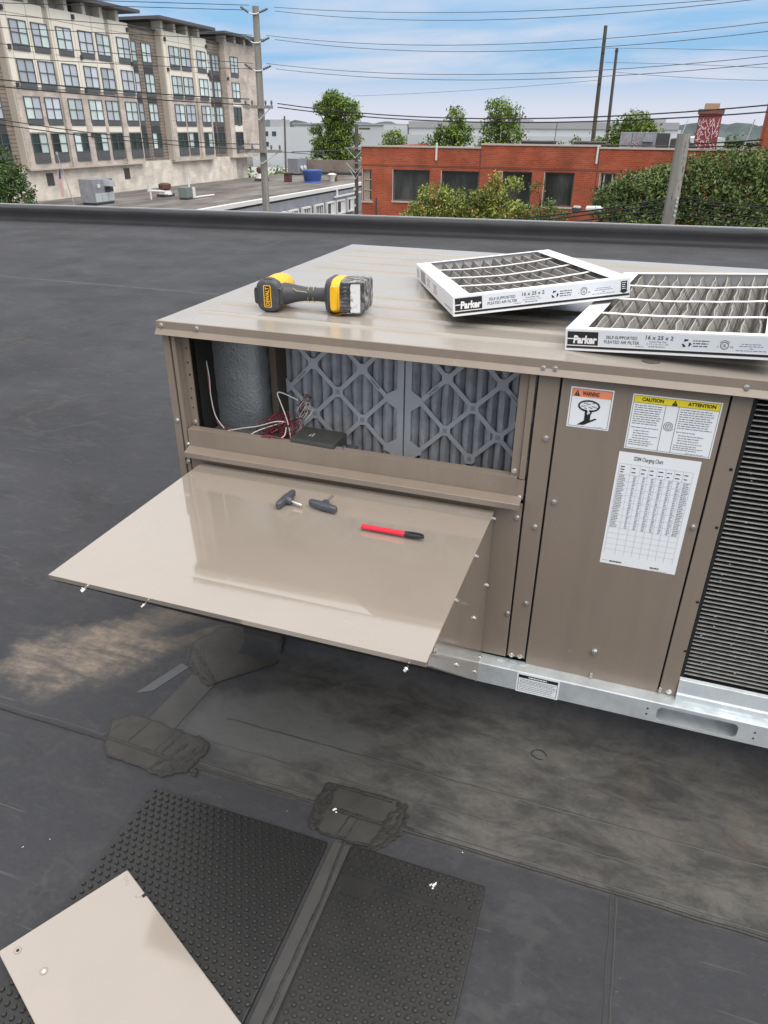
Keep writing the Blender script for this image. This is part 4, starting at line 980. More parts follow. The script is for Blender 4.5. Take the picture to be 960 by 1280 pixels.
    lay(p, 'printing', (0, 0, 0), (1, 0, 0), (0, 0, 1), fr)
    # print on the long end: bar code, small panel
    p = Print(); Lw = l
    p.rect(Lw - 0.115, 0.010, Lw - 0.020, 0.012, 0, 1)
    x = 0.14
    p.rect(Lw - 0.5, 0.006, Lw - 0.36, 0.040, 3, 1) if False else None
    bx = Lw - (l - 0.115)
    for k in range(26): p.rect(0.095 + k * 0.0034, 0.008, 0.095 + k * 0.0034 + rg.choice((.0012, .0020, .0026)), 0.039, 4, 2)
    for a, c in ((0.028, 0.060), (0.215, 0.28), (0.33, 0.40)): p.lines(a, .010, c, .034, 4, .0022, 4, 2, rg, .3, .008)
    p.rect(0.020, 0.008, 0.024, 0.034, 0, 2)
    lay(p, 'printing', (0, l, 0), (0, -1, 0), (0, 0, 1), ls)
    return root
pleated_filter((0.669, 0.161, 1.0135), -0.049, -0.095, 0.426, 0.402, 0.616, 'white pleated filter tipped up on the other filter, nearer the drill', 0.011, 5)
pleated_filter((0.926, 0.079, 0.9852), 0.025, -0.081, -0.138, 0.400, 0.620, 'white pleated filter under the raised end of the other, at the right edge', 0.006, 8)

def drill():
    O = Vector((0.203, 0.205, ZT)); a = math.radians(7)
    u = Vector((math.cos(a), math.sin(a), 0)); v = Vector((-math.sin(a), math.cos(a), 0)); w = Vector((0, 0, 1))
    root = thing('cordless_driver', 'yellow and black cordless impact driver lying on its side on the unit top', 'power tool', O)
    H = 0.043
    P = lambda x, y, z: O + u * x + v * y + w * z
    # rear cap facing the camera
    m = MB(); secs = []
    for y, ru, rw in ((-0.050, 0.024, 0.033), (-0.0475, 0.030, 0.038), (-0.040, 0.034, 0.0415), (-0.024, 0.0345, 0.042), (-0.018, 0.032, 0.040)):
        secs.append(ring_sq(P(0, y, H), u, w, ru, rw, 24, 3.2))
    m.loft(secs); cap = m.build('rear_cap', dw_black, root, smooth=True)
    for sx in (-1, 1):
        m = MB(); m.loft([ring_sq(P(sx * 0.0305, y, H), u, w, 0.0065, hh, 12, 4) for y, hh in ((-0.044, 0.022), (-0.048, 0.02), (-0.02, 0.027), (-0.01, 0.027))]); m.build('bumper', M('bumper_grey', (0.075, 0.078, 0.085), 0.5) if 'bumper_grey' not in MATS else MATS['bumper_grey'], cap, smooth=True)
    m = MB(); m.loft([ring_sq(P(0, y, H), u, w, 0.0175, 0.044, 16, 5) for y in (-0.040, -0.020)]); m.build('cap_tabs', dw_black, cap, bevel=0.001)
    p = Print(); 
    def rr(x0, y0, x1, y1, r, mm, l):
        pts = []
        for cx, cy, a0 in ((x1 - r, y1 - r, 0), (x0 + r, y1 - r, 90), (x0 + r, y0 + r, 180), (x1 - r, y0 + r, 270)):
            for t in range(0, 91, 30): pts.append((cx + r * math.cos(math.radians(a0 + t)), cy + r * math.sin(math.radians(a0 + t))))
        p.poly(pts, mm, l)
    rr(-0.0105, -0.0285, 0.0105, 0.0285, 0.004, 0, 1); rr(-0.0078, -0.026, 0.0078, 0.026, 0.003, 1, 2)
    p.text('DEWALT', -0.0052, -0.0235, 0.0052, 0.0235, 0, 3, 0.03, 0, True)
    p.build('badge', [dw_yellow, ink], P(0, -0.0503, H), u, w, cap, 0.0004)
    # motor housing, yellow shells with dark centre band
    m = MB(); secs = []
    for y, ru, rw in ((-0.020, 0.031, 0.038), (0.0, 0.0355, 0.0425), (0.04, 0.0365, 0.0430), (0.07, 0.034, 0.040), (0.085, 0.028, 0.034)):
        secs.append(ring_sq(P(0.002, y, H), u, w, ru, rw, 24, 2.3))
    m.loft(secs); m.build('motor_housing', dw_yellow, root, smooth=True)
    m = MB(); m.loft([ring_sq(P(0.0, y, H), u, w, r, r, 20, 2) for y, r in ((0.084, 0.026), (0.10, 0.024), (0.125, 0.017), (0.13, 0.012))]); nose = m.build('nose_cone', dw_black, root, smooth=True)
    m = MB(); m.cyl(P(0, 0.129, H), v, 0.0085, 0.018, 14); m.build('bit_holder', steel, nose, smooth=True)
    # over-moulded grip
    m = MB(); secs = []
    for x, ry, rw, y0 in ((0.020, 0.036, 0.029, -0.006), (0.040, 0.031, 0.027, -0.003), (0.062, 0.0255, 0.0215, 0.003), (0.085, 0.021, 0.018, 0.005), (0.115, 0.0195, 0.0170, 0.006), (0.140, 0.0205, 0.018, 0.006), (0.152, 0.027, 0.024, 0.006)):
        secs.append(ring_sq(P(x, y0, H - 0.001 * 0), v, w, ry, rw, 22, 2.3))
    m.loft(secs); grip = m.build('grip', dw_black, root, smooth=True)
    for x, k in ((0.098, 1.06), (0.112, 1.06)):
        g = MB(); c = P(x, 0.0055, H); g.tube([c + v * (0.0208 * math.cos(t)) + w * (0.0184 * math.sin(t)) for t in np.linspace(-2.9, -0.2 - 3.1 + PI * 2 - 0.6, 18)], 0.0009, 5); g.build('trim_line', M('trim_yellow', (0.45, 0.42, 0.10), 0.5) if 'trim_yellow' not in MATS else MATS['trim_yellow'], grip, smooth=True)
    g = MB(); g.tube([P(0.062, -0.022, H + 0.019), P(0.070, -0.022, H + 0.012), P(0.090, -0.0185, H + 0.010), P(0.098, -0.0175, H + 0.008)], 0.0010, 5); g.build('trim_line', MATS['trim_yellow'], grip, smooth=True)
    m = MB(); m.loft([ring_sq(P(x, 0.034, H), v, w, 0.008, hh, 10, 3) for x, hh in ((0.045, 0.008), (0.06, 0.009), (0.075, 0.007))]); m.build('trigger', black, grip, smooth=True)
    # foot, latch collar, battery
    m = MB(); m.loft([ring_sq(P(x, 0.012, H + 0.003), v, w, a_, b_, 24, 4) for x, a_, b_ in ((0.147, 0.034, 0.030), (0.153, 0.050, 0.041), (0.160, 0.056, 0.0445), (0.170, 0.056, 0.0445))]); m.build('foot', dw_black, root, smooth=True)
    m = MB(); m.loft([ring_sq(P(x, 0.012, H + 0.003), v, w, a_, b_, 24, 4) for x, a_, b_ in ((0.1703, 0.0555, 0.044), (0.184, 0.0560, 0.0440), (0.192, 0.0535, 0.0425))]); col = m.build('collar', dw_yellow, root, smooth=True)
    m = MB(); m.loft([ring_sq(P(x, -0.047, H + 0.003), w, u, 0.033, ux, 12, 4) for x in (0.178,) for ux in (0.010,)] + [ring_sq(P(0.178, -0.0505, H + 0.003), w, u, 0.030, 0.008, 12, 4)]); m.build('latch', dw_yellow, col, smooth=True)
    def bp(x, y, z): return P(x, y, z + (x - 0.19) * 0.06)
    m = MB(); m.loft([ring_sq(bp(x, 0.012, H + 0.003), v, w, a_, b_, 28, 6) for x, a_, b_ in ((0.1915, 0.050, 0.0405), (0.198, 0.0525, 0.0405), (0.250, 0.0525, 0.0405), (0.2565, 0.050, 0.038), (0.258, 0.046, 0.035))]); bat = m.build('battery', dw_dusty, root, smooth=True)
    for k in range(8):
        z = H + 0.003 - 0.033 + k * 0.0094
        g = MB(); yb = 0.012 - 0.0525
        g.loft([[bp(0.196, yb - 0.0022, z - .0022), bp(0.196, yb + .002, z - .0026), bp(0.196, yb + .002, z + .0026), bp(0.196, yb - 0.0022, z + .0022)], [bp(0.219 + 0.004 * (k % 2), yb - 0.0018, z - .0018), bp(0.221, yb + .002, z - .0022), bp(0.221, yb + .002, z + .0022), bp(0.219 + 0.004 * (k % 2), yb - 0.0018, z + .0018)]])
        g.build('rib', dw_black, bat)
    g = MB(); yb = 0.012 - 0.0525
    Q = [bp(0.2215, yb - .0006, H - 0.034), bp(0.2475, yb - .0006, H - 0.034), bp(0.2475, yb - .0006, H + 0.038), bp(0.2215, yb - .0006, H + 0.038)]
    g.quad(*Q); g.build('label', dw_label, bat, fix=False)
    for z0, z1 in ((-0.037, -0.034), (0.038, 0.041)):
        g = MB(); g.loft([[bp(x, yb - .0015, H + z0), bp(x, yb + .003, H + z0), bp(x, yb + .003, H + z1), bp(x, yb - .0015, H + z1)] for x in (0.196, 0.256)]); g.build('guard_bar', dw_dusty, bat)
    g = MB(); g.loft([[bp(x, yb - .002, H - .036), bp(x, yb + .003, H - .036), bp(x, yb + .003, H + .040), bp(x, yb - .002, H + .040)] for x in (0.2505, 0.2575)]); g.build('guard_bar', dw_dusty, bat)
    root.scale = (0.92,) * 3
    # belt hook
    g = MB(); g.loft([[P(x, y - .007, z), P(x, y + .007, z), P(x, y + .007, z + .002), P(x, y - .007, z + .002)] for x, y, z in ((0.166, -0.03, 0.004), (0.176, -0.036, 0.0005), (0.190, -0.040, 0.0035), (0.202, -0.042, 0.009), (0.212, -0.043, 0.008))]); g.build('belt_hook', M('hook_brown', (0.16, 0.10, 0.03), 0.4, metal=0.3), root)
drill()

def pen():
    A = Vector((0.577, -0.186, 0.6435)); B = Vector((0.711, -0.187, 0.6445)); d = (B - A).normalized()
    root = thing('marker_pen', 'red marker pen with a black clip cap on the hood', 'marker pen', A)
    m = MB(); m.tube([A, A + d * .002, A + d * .003, A + d * .097], [0.0035, 0.0050, 0.0054, 0.0058], 16); m.build('barrel', red_pen, root, smooth=True)
    m = MB(); m.tube([A + d * .0965, A + d * .098, A + d * .125, A + d * .131, A + d * .1325], [0.0060, 0.0064, 0.0058, 0.0050, 0.003], 16); cap = m.build('cap', black, root, smooth=True)
    n = Vector((0, -0.25, 1)).normalized(); m = MB(); s = d.cross(n)
    m.loft([[A + d * t + n * h + s * .0016, A + d * t + n * h - s * .0016, A + d * t + n * (h + .0014) - s * .0016, A + d * t + n * (h + .0014) + s * .0016] for t, h in ((0.104, .0062), (0.112, .0072), (0.130, .0072), (0.1365, .0050))]); m.build('clip', black, cap)
    m = MB(); m.tube([A + d * .1305, A + d * .1375], [0.0042, 0.0036], 12); m.build('cap_tip', black, cap, smooth=True)
pen()

def knobs():
    zs = 0.6365
    def knob(label, c, bar, stud, up):
        c = Vector(c); bar = Vector(bar).normalized(); st = Vector(stud).normalized(); up = bar.cross(st).normalized()
        root = thing('locking_knob', label, 'knob', (c.x, c.y, zs), 'knobs on the hood')
        m = MB(); L_ = 0.036
        m.loft([ring_sq(c + bar * t - st * k, st, up, a_, b_, 14, 3.5) for t, a_, b_, k in ((-L_, .0045, .0062, 0), (-L_ + .003, .0066, .0078, 0), (-.016, .0078, .0085, 0), (0, .0092, .0088, 0), (.016, .0078, .0085, 0), (L_ - .003, .0066, .0078, 0), (L_, .0045, .0062, 0))]); b = m.build('handle', knob_m, root, smooth=True)
        m = MB(); m.tube([c + st * .004, c + st * .016, c + st * .0175], [.0095, .0082, .007], 14); m.build('collar', knob_m, b, smooth=True)
        m = MB(); m.tube([c + st * .017, c + st * .044, c + st * .0455], [.0032, .0032, .0022], 10); m.build('stud', steel, root, smooth=True)
    knob('grey T-shaped knob standing on edge, farther from the pen', (0.374, -0.130, 0.6455), (0.10, 1.0, 0.02), (0.93, -0.22, -0.07), None)
    knob('grey T-shaped knob lying flat with its stud pointing back, nearer the pen', (0.466, -0.133, 0.6455), (0.97, -0.20, 0.0), (0.10, 0.90, 0.10), None)
knobs()

def mats_():
    def bump_mat(label, x0, x1, y0, y1, mat, worn, seed, extra):
        rg = random.Random(seed); h = 0.0085
        root = thing('walkway_mat', label, 'walkway mat', ((x0 + x1) / 2, (y0 + y1) / 2, 0), 'studded rubber mats on the roof')
        m = MB(); m.box((x0, y0, -0.0028), (x1, y1, h)); base = m.build('mat_sheet', mat, root, bevel=0.003)
        g = MB(); px = 0.0172; py = 0.0155; r = 0.0050
        j = 0; y = y1 - 0.009
        while y > y0 + 0.006:
            x = x0 + 0.009 + (px / 2 if j % 2 else 0)
            while x < x1 - 0.006:
                if not (worn and (rg.random() < 0.02 or (y > y1 - 0.075 and y < y1 - 0.060) or (x < x0 + 0.085 and x > x0 + 0.01 and y1 - .115 < y < y1 - .080))):
                    hh = (0.0042 if not worn else rg.uniform(0.0022, 0.0036)); rr = r * rg.uniform(.93, 1.07) * (1.08 if worn else 1)
                    cx, cy = x + rg.uniform(-.0004, .0004), y + rg.uniform(-.0004, .0004); n = 9
                    vs = [(cx + rr * math.cos(2 * PI * k / n), cy + rr * math.sin(2 * PI * k / n), h) for k in range(n)] + [(cx + rr * .80 * math.cos(2 * PI * k / n), cy + rr * .80 * math.sin(2 * PI * k / n), h + hh * .85) for k in range(n)] + [(cx, cy, h + hh)]
                    g.add(vs, [(k, (k + 1) % n, n + (k + 1) % n, n + k) for k in range(n)] + [(n + k, n + (k + 1) % n, 2 * n) for k in range(n)])
                x += px
            y -= py; j += 1
        stuff(g.build('studs', mat, base, fix=False))
        if extra:
            g = MB(); g.box((x0 + 0.002, y1 - 0.0705, h), (x1 - 0.08, y1 - 0.0685, h + 0.0012)); g.box((x0 + 0.012, y1 - 0.1125, h), (x0 + 0.082, y1 - 0.1115, h + .001)); g.box((x0 + 0.080, y1 - 0.1115, h), (x0 + 0.0815, y1 - 0.082, h + .001)); g.build('moulded_lines', mat, base)
        return root
    bump_mat('left studded black rubber mat, partly under the loose tan panel', 0.157, 0.602, -1.16, -0.474, mat_rubber, False, 1, False)
    o = bump_mat('right studded black rubber mat with worn studs and a white dropping', 0.656, 0.950, -1.16, -0.462, mat_rubber2, True, 2, True)
mats_()

def access_panel():
    T = Vector((0.2465, -0.690, 0)); a = Vector((-0.12, -0.2145, 0)).normalized(); b = Vector((0.368, -0.179, 0)).normalized()
    root = thing('access_panel', 'loose tan sheet metal panel lying across the left rubber mat', 'metal panel', T + a * .12 + b * .2)
    z0, z1 = 0.0125, 0.0345; W, L_ = 0.2475, 0.62
    P = [T, T + b * L_, T + a * W + b * L_, T + a * W]
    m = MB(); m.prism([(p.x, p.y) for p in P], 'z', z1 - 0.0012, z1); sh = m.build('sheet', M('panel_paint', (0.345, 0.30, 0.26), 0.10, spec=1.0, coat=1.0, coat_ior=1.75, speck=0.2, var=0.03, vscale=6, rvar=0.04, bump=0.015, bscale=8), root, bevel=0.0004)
    m = MB()
    for p, q in zip(P, P[1:] + P[:1]):
        d = (q - p).normalized(); nn = Vector((d.y, -d.x, 0)); s = 0.0004
        m.prism([(v.x, v.y) for v in (p + d * .0012, q - d * .0012, q - d * .0012 - nn * .0012, p + d * .0012 - nn * .0012)], 'z', z0, z1 - 0.0013)
    m.build('flange', sh.data.materials[0], root)
    def disc(al, be, r0, r1, mat, zz):
        c = T + a * al + b * be; m = MB(); n = 16
        m.add([(c.x + r1 * math.cos(2 * PI * k / n), c.y + r1 * math.sin(2 * PI * k / n), zz) for k in range(n)], [tuple(range(n))]); return m.build('screw_hole', mat, sh, fix=False)
    ringm = M('hole_rim', (0.24, 0.19, 0.14), 0.5)
    for al, be, holec in ((0.222, 0.021, void), (0.203, 0.091, drop_m)):
        disc(al, be, 0, 0.0072, ringm, z1 + 0.0002); disc(al, be, 0, 0.0060, sh.data.materials[0], z1 + 0.0004); disc(al, be, 0, 0.0030, holec, z1 + 0.0006)
    m = MB(); c = T + b * 0.075; m.box((-.004, -.006, z1 - .004), (.003, .0012, z1 + .0005), Matrix.Translation(c) @ Matrix.Rotation(math.atan2(b.y, b.x), 4, 'Z')); m.build('edge_notch', void, sh)
    m = MB()
    for k in range(4):
        c0 = T + a * (.004 + .002 * k) + b * (.012 + 0.0055 * k); c1 = c0 + a * rnd.uniform(.006, .012) + b * .003; m.tube([(c0.x, c0.y, z1), (c1.x, c1.y, z1)], 0.0006, 4)
    for k in range(8):
        c0 = T + a * rnd.uniform(.004, .016) + b * rnd.uniform(.055, .075); c1 = c0 + a * rnd.uniform(-.004, .004) + b * .004; m.tube([(c0.x, c0.y, z1), (c1.x, c1.y, z1)], 0.0005, 4)
    stuff(m.build('scratches', M('scratch_grey', (0.28, 0.26, 0.25), 0.5), sh))
access_panel()

def debris():
    def blob(name, label, cat, x, y, z, r, n, spread, mat):
        m = MB()
        for _ in range(n):
            cx, cy = x + rnd.gauss(0, spread), y + rnd.gauss(0, spread); rr = r * rnd.uniform(.4, 1)
            k = 7; ph = rnd.random() * 6
            m.add([(cx + rr * rnd.uniform(.6, 1.1) * math.cos(ph + 2 * PI * i / k), cy + rr * rnd.uniform(.6, 1.1) * math.sin(ph + 2 * PI * i / k), z) for i in range(k)] + [(cx, cy, z + rr * .5)], [(i, (i + 1) % k, k) for i in range(k)])
        return tag(m.build(name, mat, None, smooth=True), label, cat)
    blob('bird_dropping', 'white bird dropping splashed on the worn right mat', 'dropping', 0.847, -0.497, 0.0090, 0.0030, 14, 0.0045, drop_m)
    blob('caulk_crumb', 'white crumb stuck on the patch above the mats', 'crumb', 0.583, -0.388, 0.0035, 0.0045, 4, 0.0025, drop_m)
    for i, (x, y, lab) in enumerate(((0.885, -0.395, 'tiny pale pebble on the seam right of the middle patch'), (0.70, -0.50, 'tiny pale crumb at the top edge of the worn mat'), (0.48, -0.425, 'tiny white speck between the two patches'), (-0.02, -0.70, 'tiny white speck on the bare roof left of the mats'), (0.02, -0.665, 'tiny white fleck just above another fleck left of the mats'))):
        blob('roof_crumb', lab, 'crumb', x, y, 0.0005, 0.0014, 2, 0.001, drop_m)
debris()

# ================================================================= BACKGROUND
# ---- apartment block: facade along +y at x = AX, u = distance along it from AY
AX, AY = -49.8, 52.62
def apartment():
    root = thing('apartment_building', 'long pale apartment block with flat dark roof slabs and many gridded windows', 'building', (AX - 6, AY + 20, GZ))
    def blk(m, u0, u1, z0, z1, x0, x1): m.box((x0, AY + u0, z0), (x1, AY + u1, z1)); return m
    def one(name, mat, *a, par=root): return blk(MB(), *a).build(name, mat, par)
    BK = AX - 14
    one('podium_wall', pod_brick, -10.6, 36.4, GZ - .5, -1.95, BK, AX - 0.5)
    one('podium_wall', pod_brick, 36.41, 41.5, GZ - .5, -1.96, BK, AX - 1.7)
    one('recess_wall', apt_brown, -10.5, 34.9, -1.94, 10.05, BK, AX - 0.75)
    # bays: cream above, brick below
    for (u0, u1) in ((0.25, 5.0), (5.65, 13.0), (13.65, 16.55), (22.2, 27.25), (27.85, 30.75)):
        one('bay_brick', apt_brick, u0, u1, -2.02, 4.18, BK + 1, AX)
        one('bay_cream', apt_cream, u0, u1, 4.2, 10.12, BK + 1, AX + 0.04)
    for (u0, u1) in ((5.0, 5.65), (13.0, 13.65), (27.25, 27.85)):
        one('pilaster', apt_strip, u0 + .002, u1 - .002, -1.99, 10.08, BK + 1, AX - 0.18)
    for u0, u1 in ((0.06, 0.24), (22.0, 22.19)):
        one('pilaster', apt_strip, u0, u1, -1.99, 10.09, BK + 1, AX - 0.05)
    one('end_tower', apt_brick, 34.92, 42.6, -2.0, 10.3, BK + 1, AX - 0.05)
    # soffit line, parapet trims
    m = MB(); blk(m, 0.2, 16.6, -2.12, -2.03, BK + 1, AX + 0.06); m.build('soffit_trim', apt_strip, root)
    m = MB(); blk(m, 22.0, 30.8, -2.12, -2.03, BK + 1, AX + 0.06); m.build('soffit_trim', apt_strip, root)
    m = MB(); blk(m, 34.9, 42.6, -2.12, -2.01, BK + 1, AX + 0.04); m.build('soffit_trim', apt_strip, root)
    for (u0, u1) in ((-10.5, 0.0), (16.6, 22.15), (30.8, 34.85)):
        one('parapet_trim', roof_slab, u0, u1, 10.06, 10.18, BK, AX - 0.6)
    # roof slabs on short posts and clerestory blocks
    for (u0, u1, zz) in ((-3.0, 17.5, 11.0), (20.7, 31.5, 10.95), (33.6, 43.3, 10.9)):
        one('roof_slab', roof_slab, u0, u1, zz, zz + 0.28, BK, AX + 1.0)
        u = u0 + 1.6; k = 0
        while u < u1 - 0.8:
            one('roof_post', apt_cream, u, u + 0.45, 10.13, zz - .002, AX - 1.2, AX - 0.1)
            if k % 3 != 1: one('clerestory_block', apt_strip, u + 0.46, min(u + 2.3, u1 - .6), 10.13, zz - .003, AX - 4.5, AX - 0.9)
            u += 2.35; k += 1
    # panel joints and small wall lamps
    m = MB()
    for (u0, u1) in ((0.25, 5.0), (5.65, 13.0), (13.65, 16.55), (22.2, 27.25), (27.85, 30.75)):
        for z in (6.72, 4.35, 9.25): blk(m, u0, u1, z, z + 0.05, AX + 0.041, AX + 0.046)
    for u in (0.85, 3.1, 5.45 + .4, 8.55, 11.1, 13.9, 16.4, 22.7, 25.1, 28.2):
        blk(m, u, u + 0.05, 4.4, 10.1, AX + 0.0405, AX + 0.0455)
    stuff(m.build('panel_joints', M('joint_grey', (0.36, 0.34, 0.30), 0.8), root))
    lamp0 = None
    for u, z in ((0.45, 9.35), (0.5, 6.75), (0.55, 4.1), (8.7, 9.6), (9.0, 6.6), (8.9, 4.0), (8.75, .4), (16.3, 9.4), (16.35, 6.6), (22.5, 9.2), (22.5, 6.5), (30.6, 9.2), (30.6, 6.5), (34.98, 6.3)):
        m = MB(); blk(m, u - .12, u + .12, z, z + .35, AX + 0.05, AX + 0.22); o = m.build('wall_lamp', apt_dark, root)
    # white spandrels between third and fourth rows
    for u in (0.95, 3.35, 6.25, 9.05, 11.45, 14.43, 23.05, 25.25, 28.45, 36.0):
        one('spandrel', apt_cream, u - .02, u + 1.9, 0.82, 1.52, AX - .04, AX + 0.035)
    one('spandrel', apt_cream, 36.0, 37.9, 3.6, 4.5, AX - .09, AX + 0.0)
    # windows: frame > pane, vent panel
    W = 1.86; proto = {}
    def win_mesh(kind, w, h, dv):
        f = MB(); t = 0.055
        f.box((-0.05, 0, 0), (0.05, t, h)); f.box((-0.05, w - t, 0), (0.05, w, h)); f.box((-0.05, t, 0), (0.05, w - t, t)); f.box((-0.05, t, h - t), (0.05, w - t, h))
        f.box((-0.048, w / 2 - .035, t), (0.045, w / 2 + .035, h - t)); f.box((-0.047, t, h * .47), (0.042, w / 2 - .036, h * .47 + .05)); f.box((-0.047, w / 2 + .036, h * .47), (0.042, w - t, h * .47 + .05))
        f.box((-0.05, 0.0, -dv), (0.03, w, -0.002)); f.box((0.03, w * .3, -dv * .75), (0.045, w * .75, -dv * .2))
        return f
    rg = random.Random(4)
    def window(u, ztop, w=W, h=1.72, dv=0.42, x=AX, style='pale'):
        key = (w, h, dv)
        if key not in proto:
            o = win_mesh('', w, h, dv).build('window', frame_dark, root); proto[key] = (o.data, {})
            for s in ('pale', 'mint', 'dark'):
                pm = MB(); pm.box((-0.03, 0.075, 0.075), (-0.02, w / 2 - .045, h - .075)); pmesh = pm
                q = MB(); q.box((0, 0, 0), (0.01, w / 2 - .09, h - .11))
                me = bpy.data.meshes.new('pane'); me.from_pydata(q.v, [], q.f); me.materials.append({'pale': glass_pale, 'mint': glass_mint, 'dark': glass_dark}[s]); proto[key][1][s] = me
        else:
            o = bpy.data.objects.new('window', proto[key][0]); COL.objects.link(o); o.parent = root; o.matrix_parent_inverse = WORLD[root.name].inverted()
        o.location = (x + 0.05, AY + u, ztop - h)
        for side in (0, 1):
            s = style
            if style == 'mix': s = rg.choice(('pale', 'mint'))
            if style == 'low': s = rg.choice(('dark', 'dark', 'mint'))
            p = bpy.data.objects.new('pane', proto[key][1][s]); COL.objects.link(p); p.parent = o
            p.location = (-0.03, 0.055 if side == 0 else w / 2 + .035, 0.055)
        return o
    rowz = (8.87, 6.17, 3.50, 0.74)
    for r, zt in enumerate(rowz):
        st = ('pale', 'pale', 'mix', 'low')[r]
        if r == 0: st = 'mix'
        h, dv = ((1.72, 0.42) if r < 2 else (1.70, 0.46) if r == 2 else (1.55, 0.75))
        for u in (0.95, 3.35, 6.25, 9.05, 11.45, 14.43): window(u, zt, W, h, dv, AX + 0.04 if r < 2 else AX, st)
        for u in (23.05, 25.25, 28.45): window(u, zt, W, h, dv, AX + 0.04 if r < 2 else AX, 'mix' if r < 3 else 'low')
        for u in (-2.4, -5.4, -8.4, 16.85, 19.35, 31.0, 33.05 - .15): window(u, zt, 1.6, h, dv, AX - 0.75, 'mix' if r < 3 else 'low')
        window(36.02, zt, W, h, dv, AX - 0.05, 'mix' if r < 2 else 'low')
    # dark panels between the recess windows
    for u in (-2.4, -5.4, -8.4, 16.85, 19.35, 31.0, 32.9):
        for r in range(3): one('infill_panel', apt_dark, u, u + 1.6, rowz[r + 1] + .03, rowz[r] - 1.72 - .5, AX - .78, AX - .70)
    for (u, z) in ((2.4, -2.42), (13.4, -2.45), (-4.5, -2.4)):
        m = MB(); blk(m, u, u + 0.85, z - 1.0, z, AX - .52, AX - .44); o = m.build('louvre', M('louvre_brown', (0.10, 0.085, 0.075), 0.7) if 'louvre_brown' not in MATS else MATS['louvre_brown'], root)
        m = MB()
        for k in range(6): blk(m, u + .05, u + .8, z - .93 + k * .15, z - .87 + k * .15, AX - .44, AX - .42)
        stuff(m.build('louvre_slats', apt_dark, o))
apartment()

RZ = -4.6
def grey_building():
    root = thing('grey_building', 'low grey building with a weathered flat roof and white framed windows', 'building', (-41, 74, GZ))
    x1, y0, y1 = -32.0, 44.0, 103.5
    m = MB(); m.prism([(AX - .45, y0), (x1 - .6, y0), (x1 - .2, y1), (AX - .45, y1)], 'z', RZ - .3, RZ); m.build('roof', gravel_roof, root)
    m = MB(); m.prism([(AX - .4, y0 + .1), (x1 - .35, y0 + .1), (x1 - .0, y1 - .1), (AX - .4, y1 - .1)], 'z', GZ - .3, RZ - .31); m.build('wall', grey_wall, root)
    m = MB(); m.prism([(x1 - .75, y0), (x1 - .25, y0), (x1 + .15, y1), (x1 - .35, y1)], 'z', RZ - .1, RZ + .22); m.build('coping', white_paint, root)
    m = MB(); m.box((AX + .2, y1 - .6, RZ), (x1, y1 - .2, RZ + 1.9)); m.build('rear_parapet', M('rear_parapet_brown', (0.22, 0.19, 0.165), 0.9, var=.2, vscale=.8), root)
    m = MB(); m.box((AX + .2, y1 - .75, RZ), (x1, y1 - .62, RZ + .35)); m.build('roof_flashing', apt_dark, root)
    m = MB(); m.box((x1 + .1, 77.4, -5.42), (x1 + .3, 85.5, -5.28)); m.box((x1 + .1, 78.1, -5.3), (x1 + .22, 78.35, -4.55)); m.build('pipe_run', white_paint, root)
    first = None
    for ya, yb in ((52.0, 54.1), (55.0, 57.1), (58.0, 60.2), (61.0, 63.2), (63.9, 65.5), (66.05, 68.2), (69.15, 71.2), (72.2, 74.5), (75.4, 77.7), (78.2, 80.7), (81.45, 83.4)):
        w = yb - ya; zt = -5.75; h = 1.5
        m = MB(); X = x1 - 0.10
        m.box((X, ya, zt - h), (X + .25, ya + .16, zt)); m.box((X, yb - .16, zt - h), (X + .25, yb, zt)); m.box((X, ya + .16, zt - .16), (X + .25, yb - .16, zt)); m.box((X, ya + .16, zt - h), (X + .25, yb - .16, zt - h + .16))
        if ya < 75:
            for k in (1, 2, 3): m.box((X, ya + w * k / 4 - .04, zt - h + .16), (X + .2, ya + w * k / 4 + .04, zt - .16))
        f = m.build('window', white_frame, root)
        m = MB(); m.box((X + .02, ya + .1, zt - h + .1), (X + .1, yb - .1, zt - .1)); m.build('pane', bglass, f)
        if ya > 75:
            m = MB(); m.box((X + .11, ya + w * .55, zt - h + .17), (X + .13, yb - .17, zt - .17)); m.build('blind', white_paint, f)
grey_building()

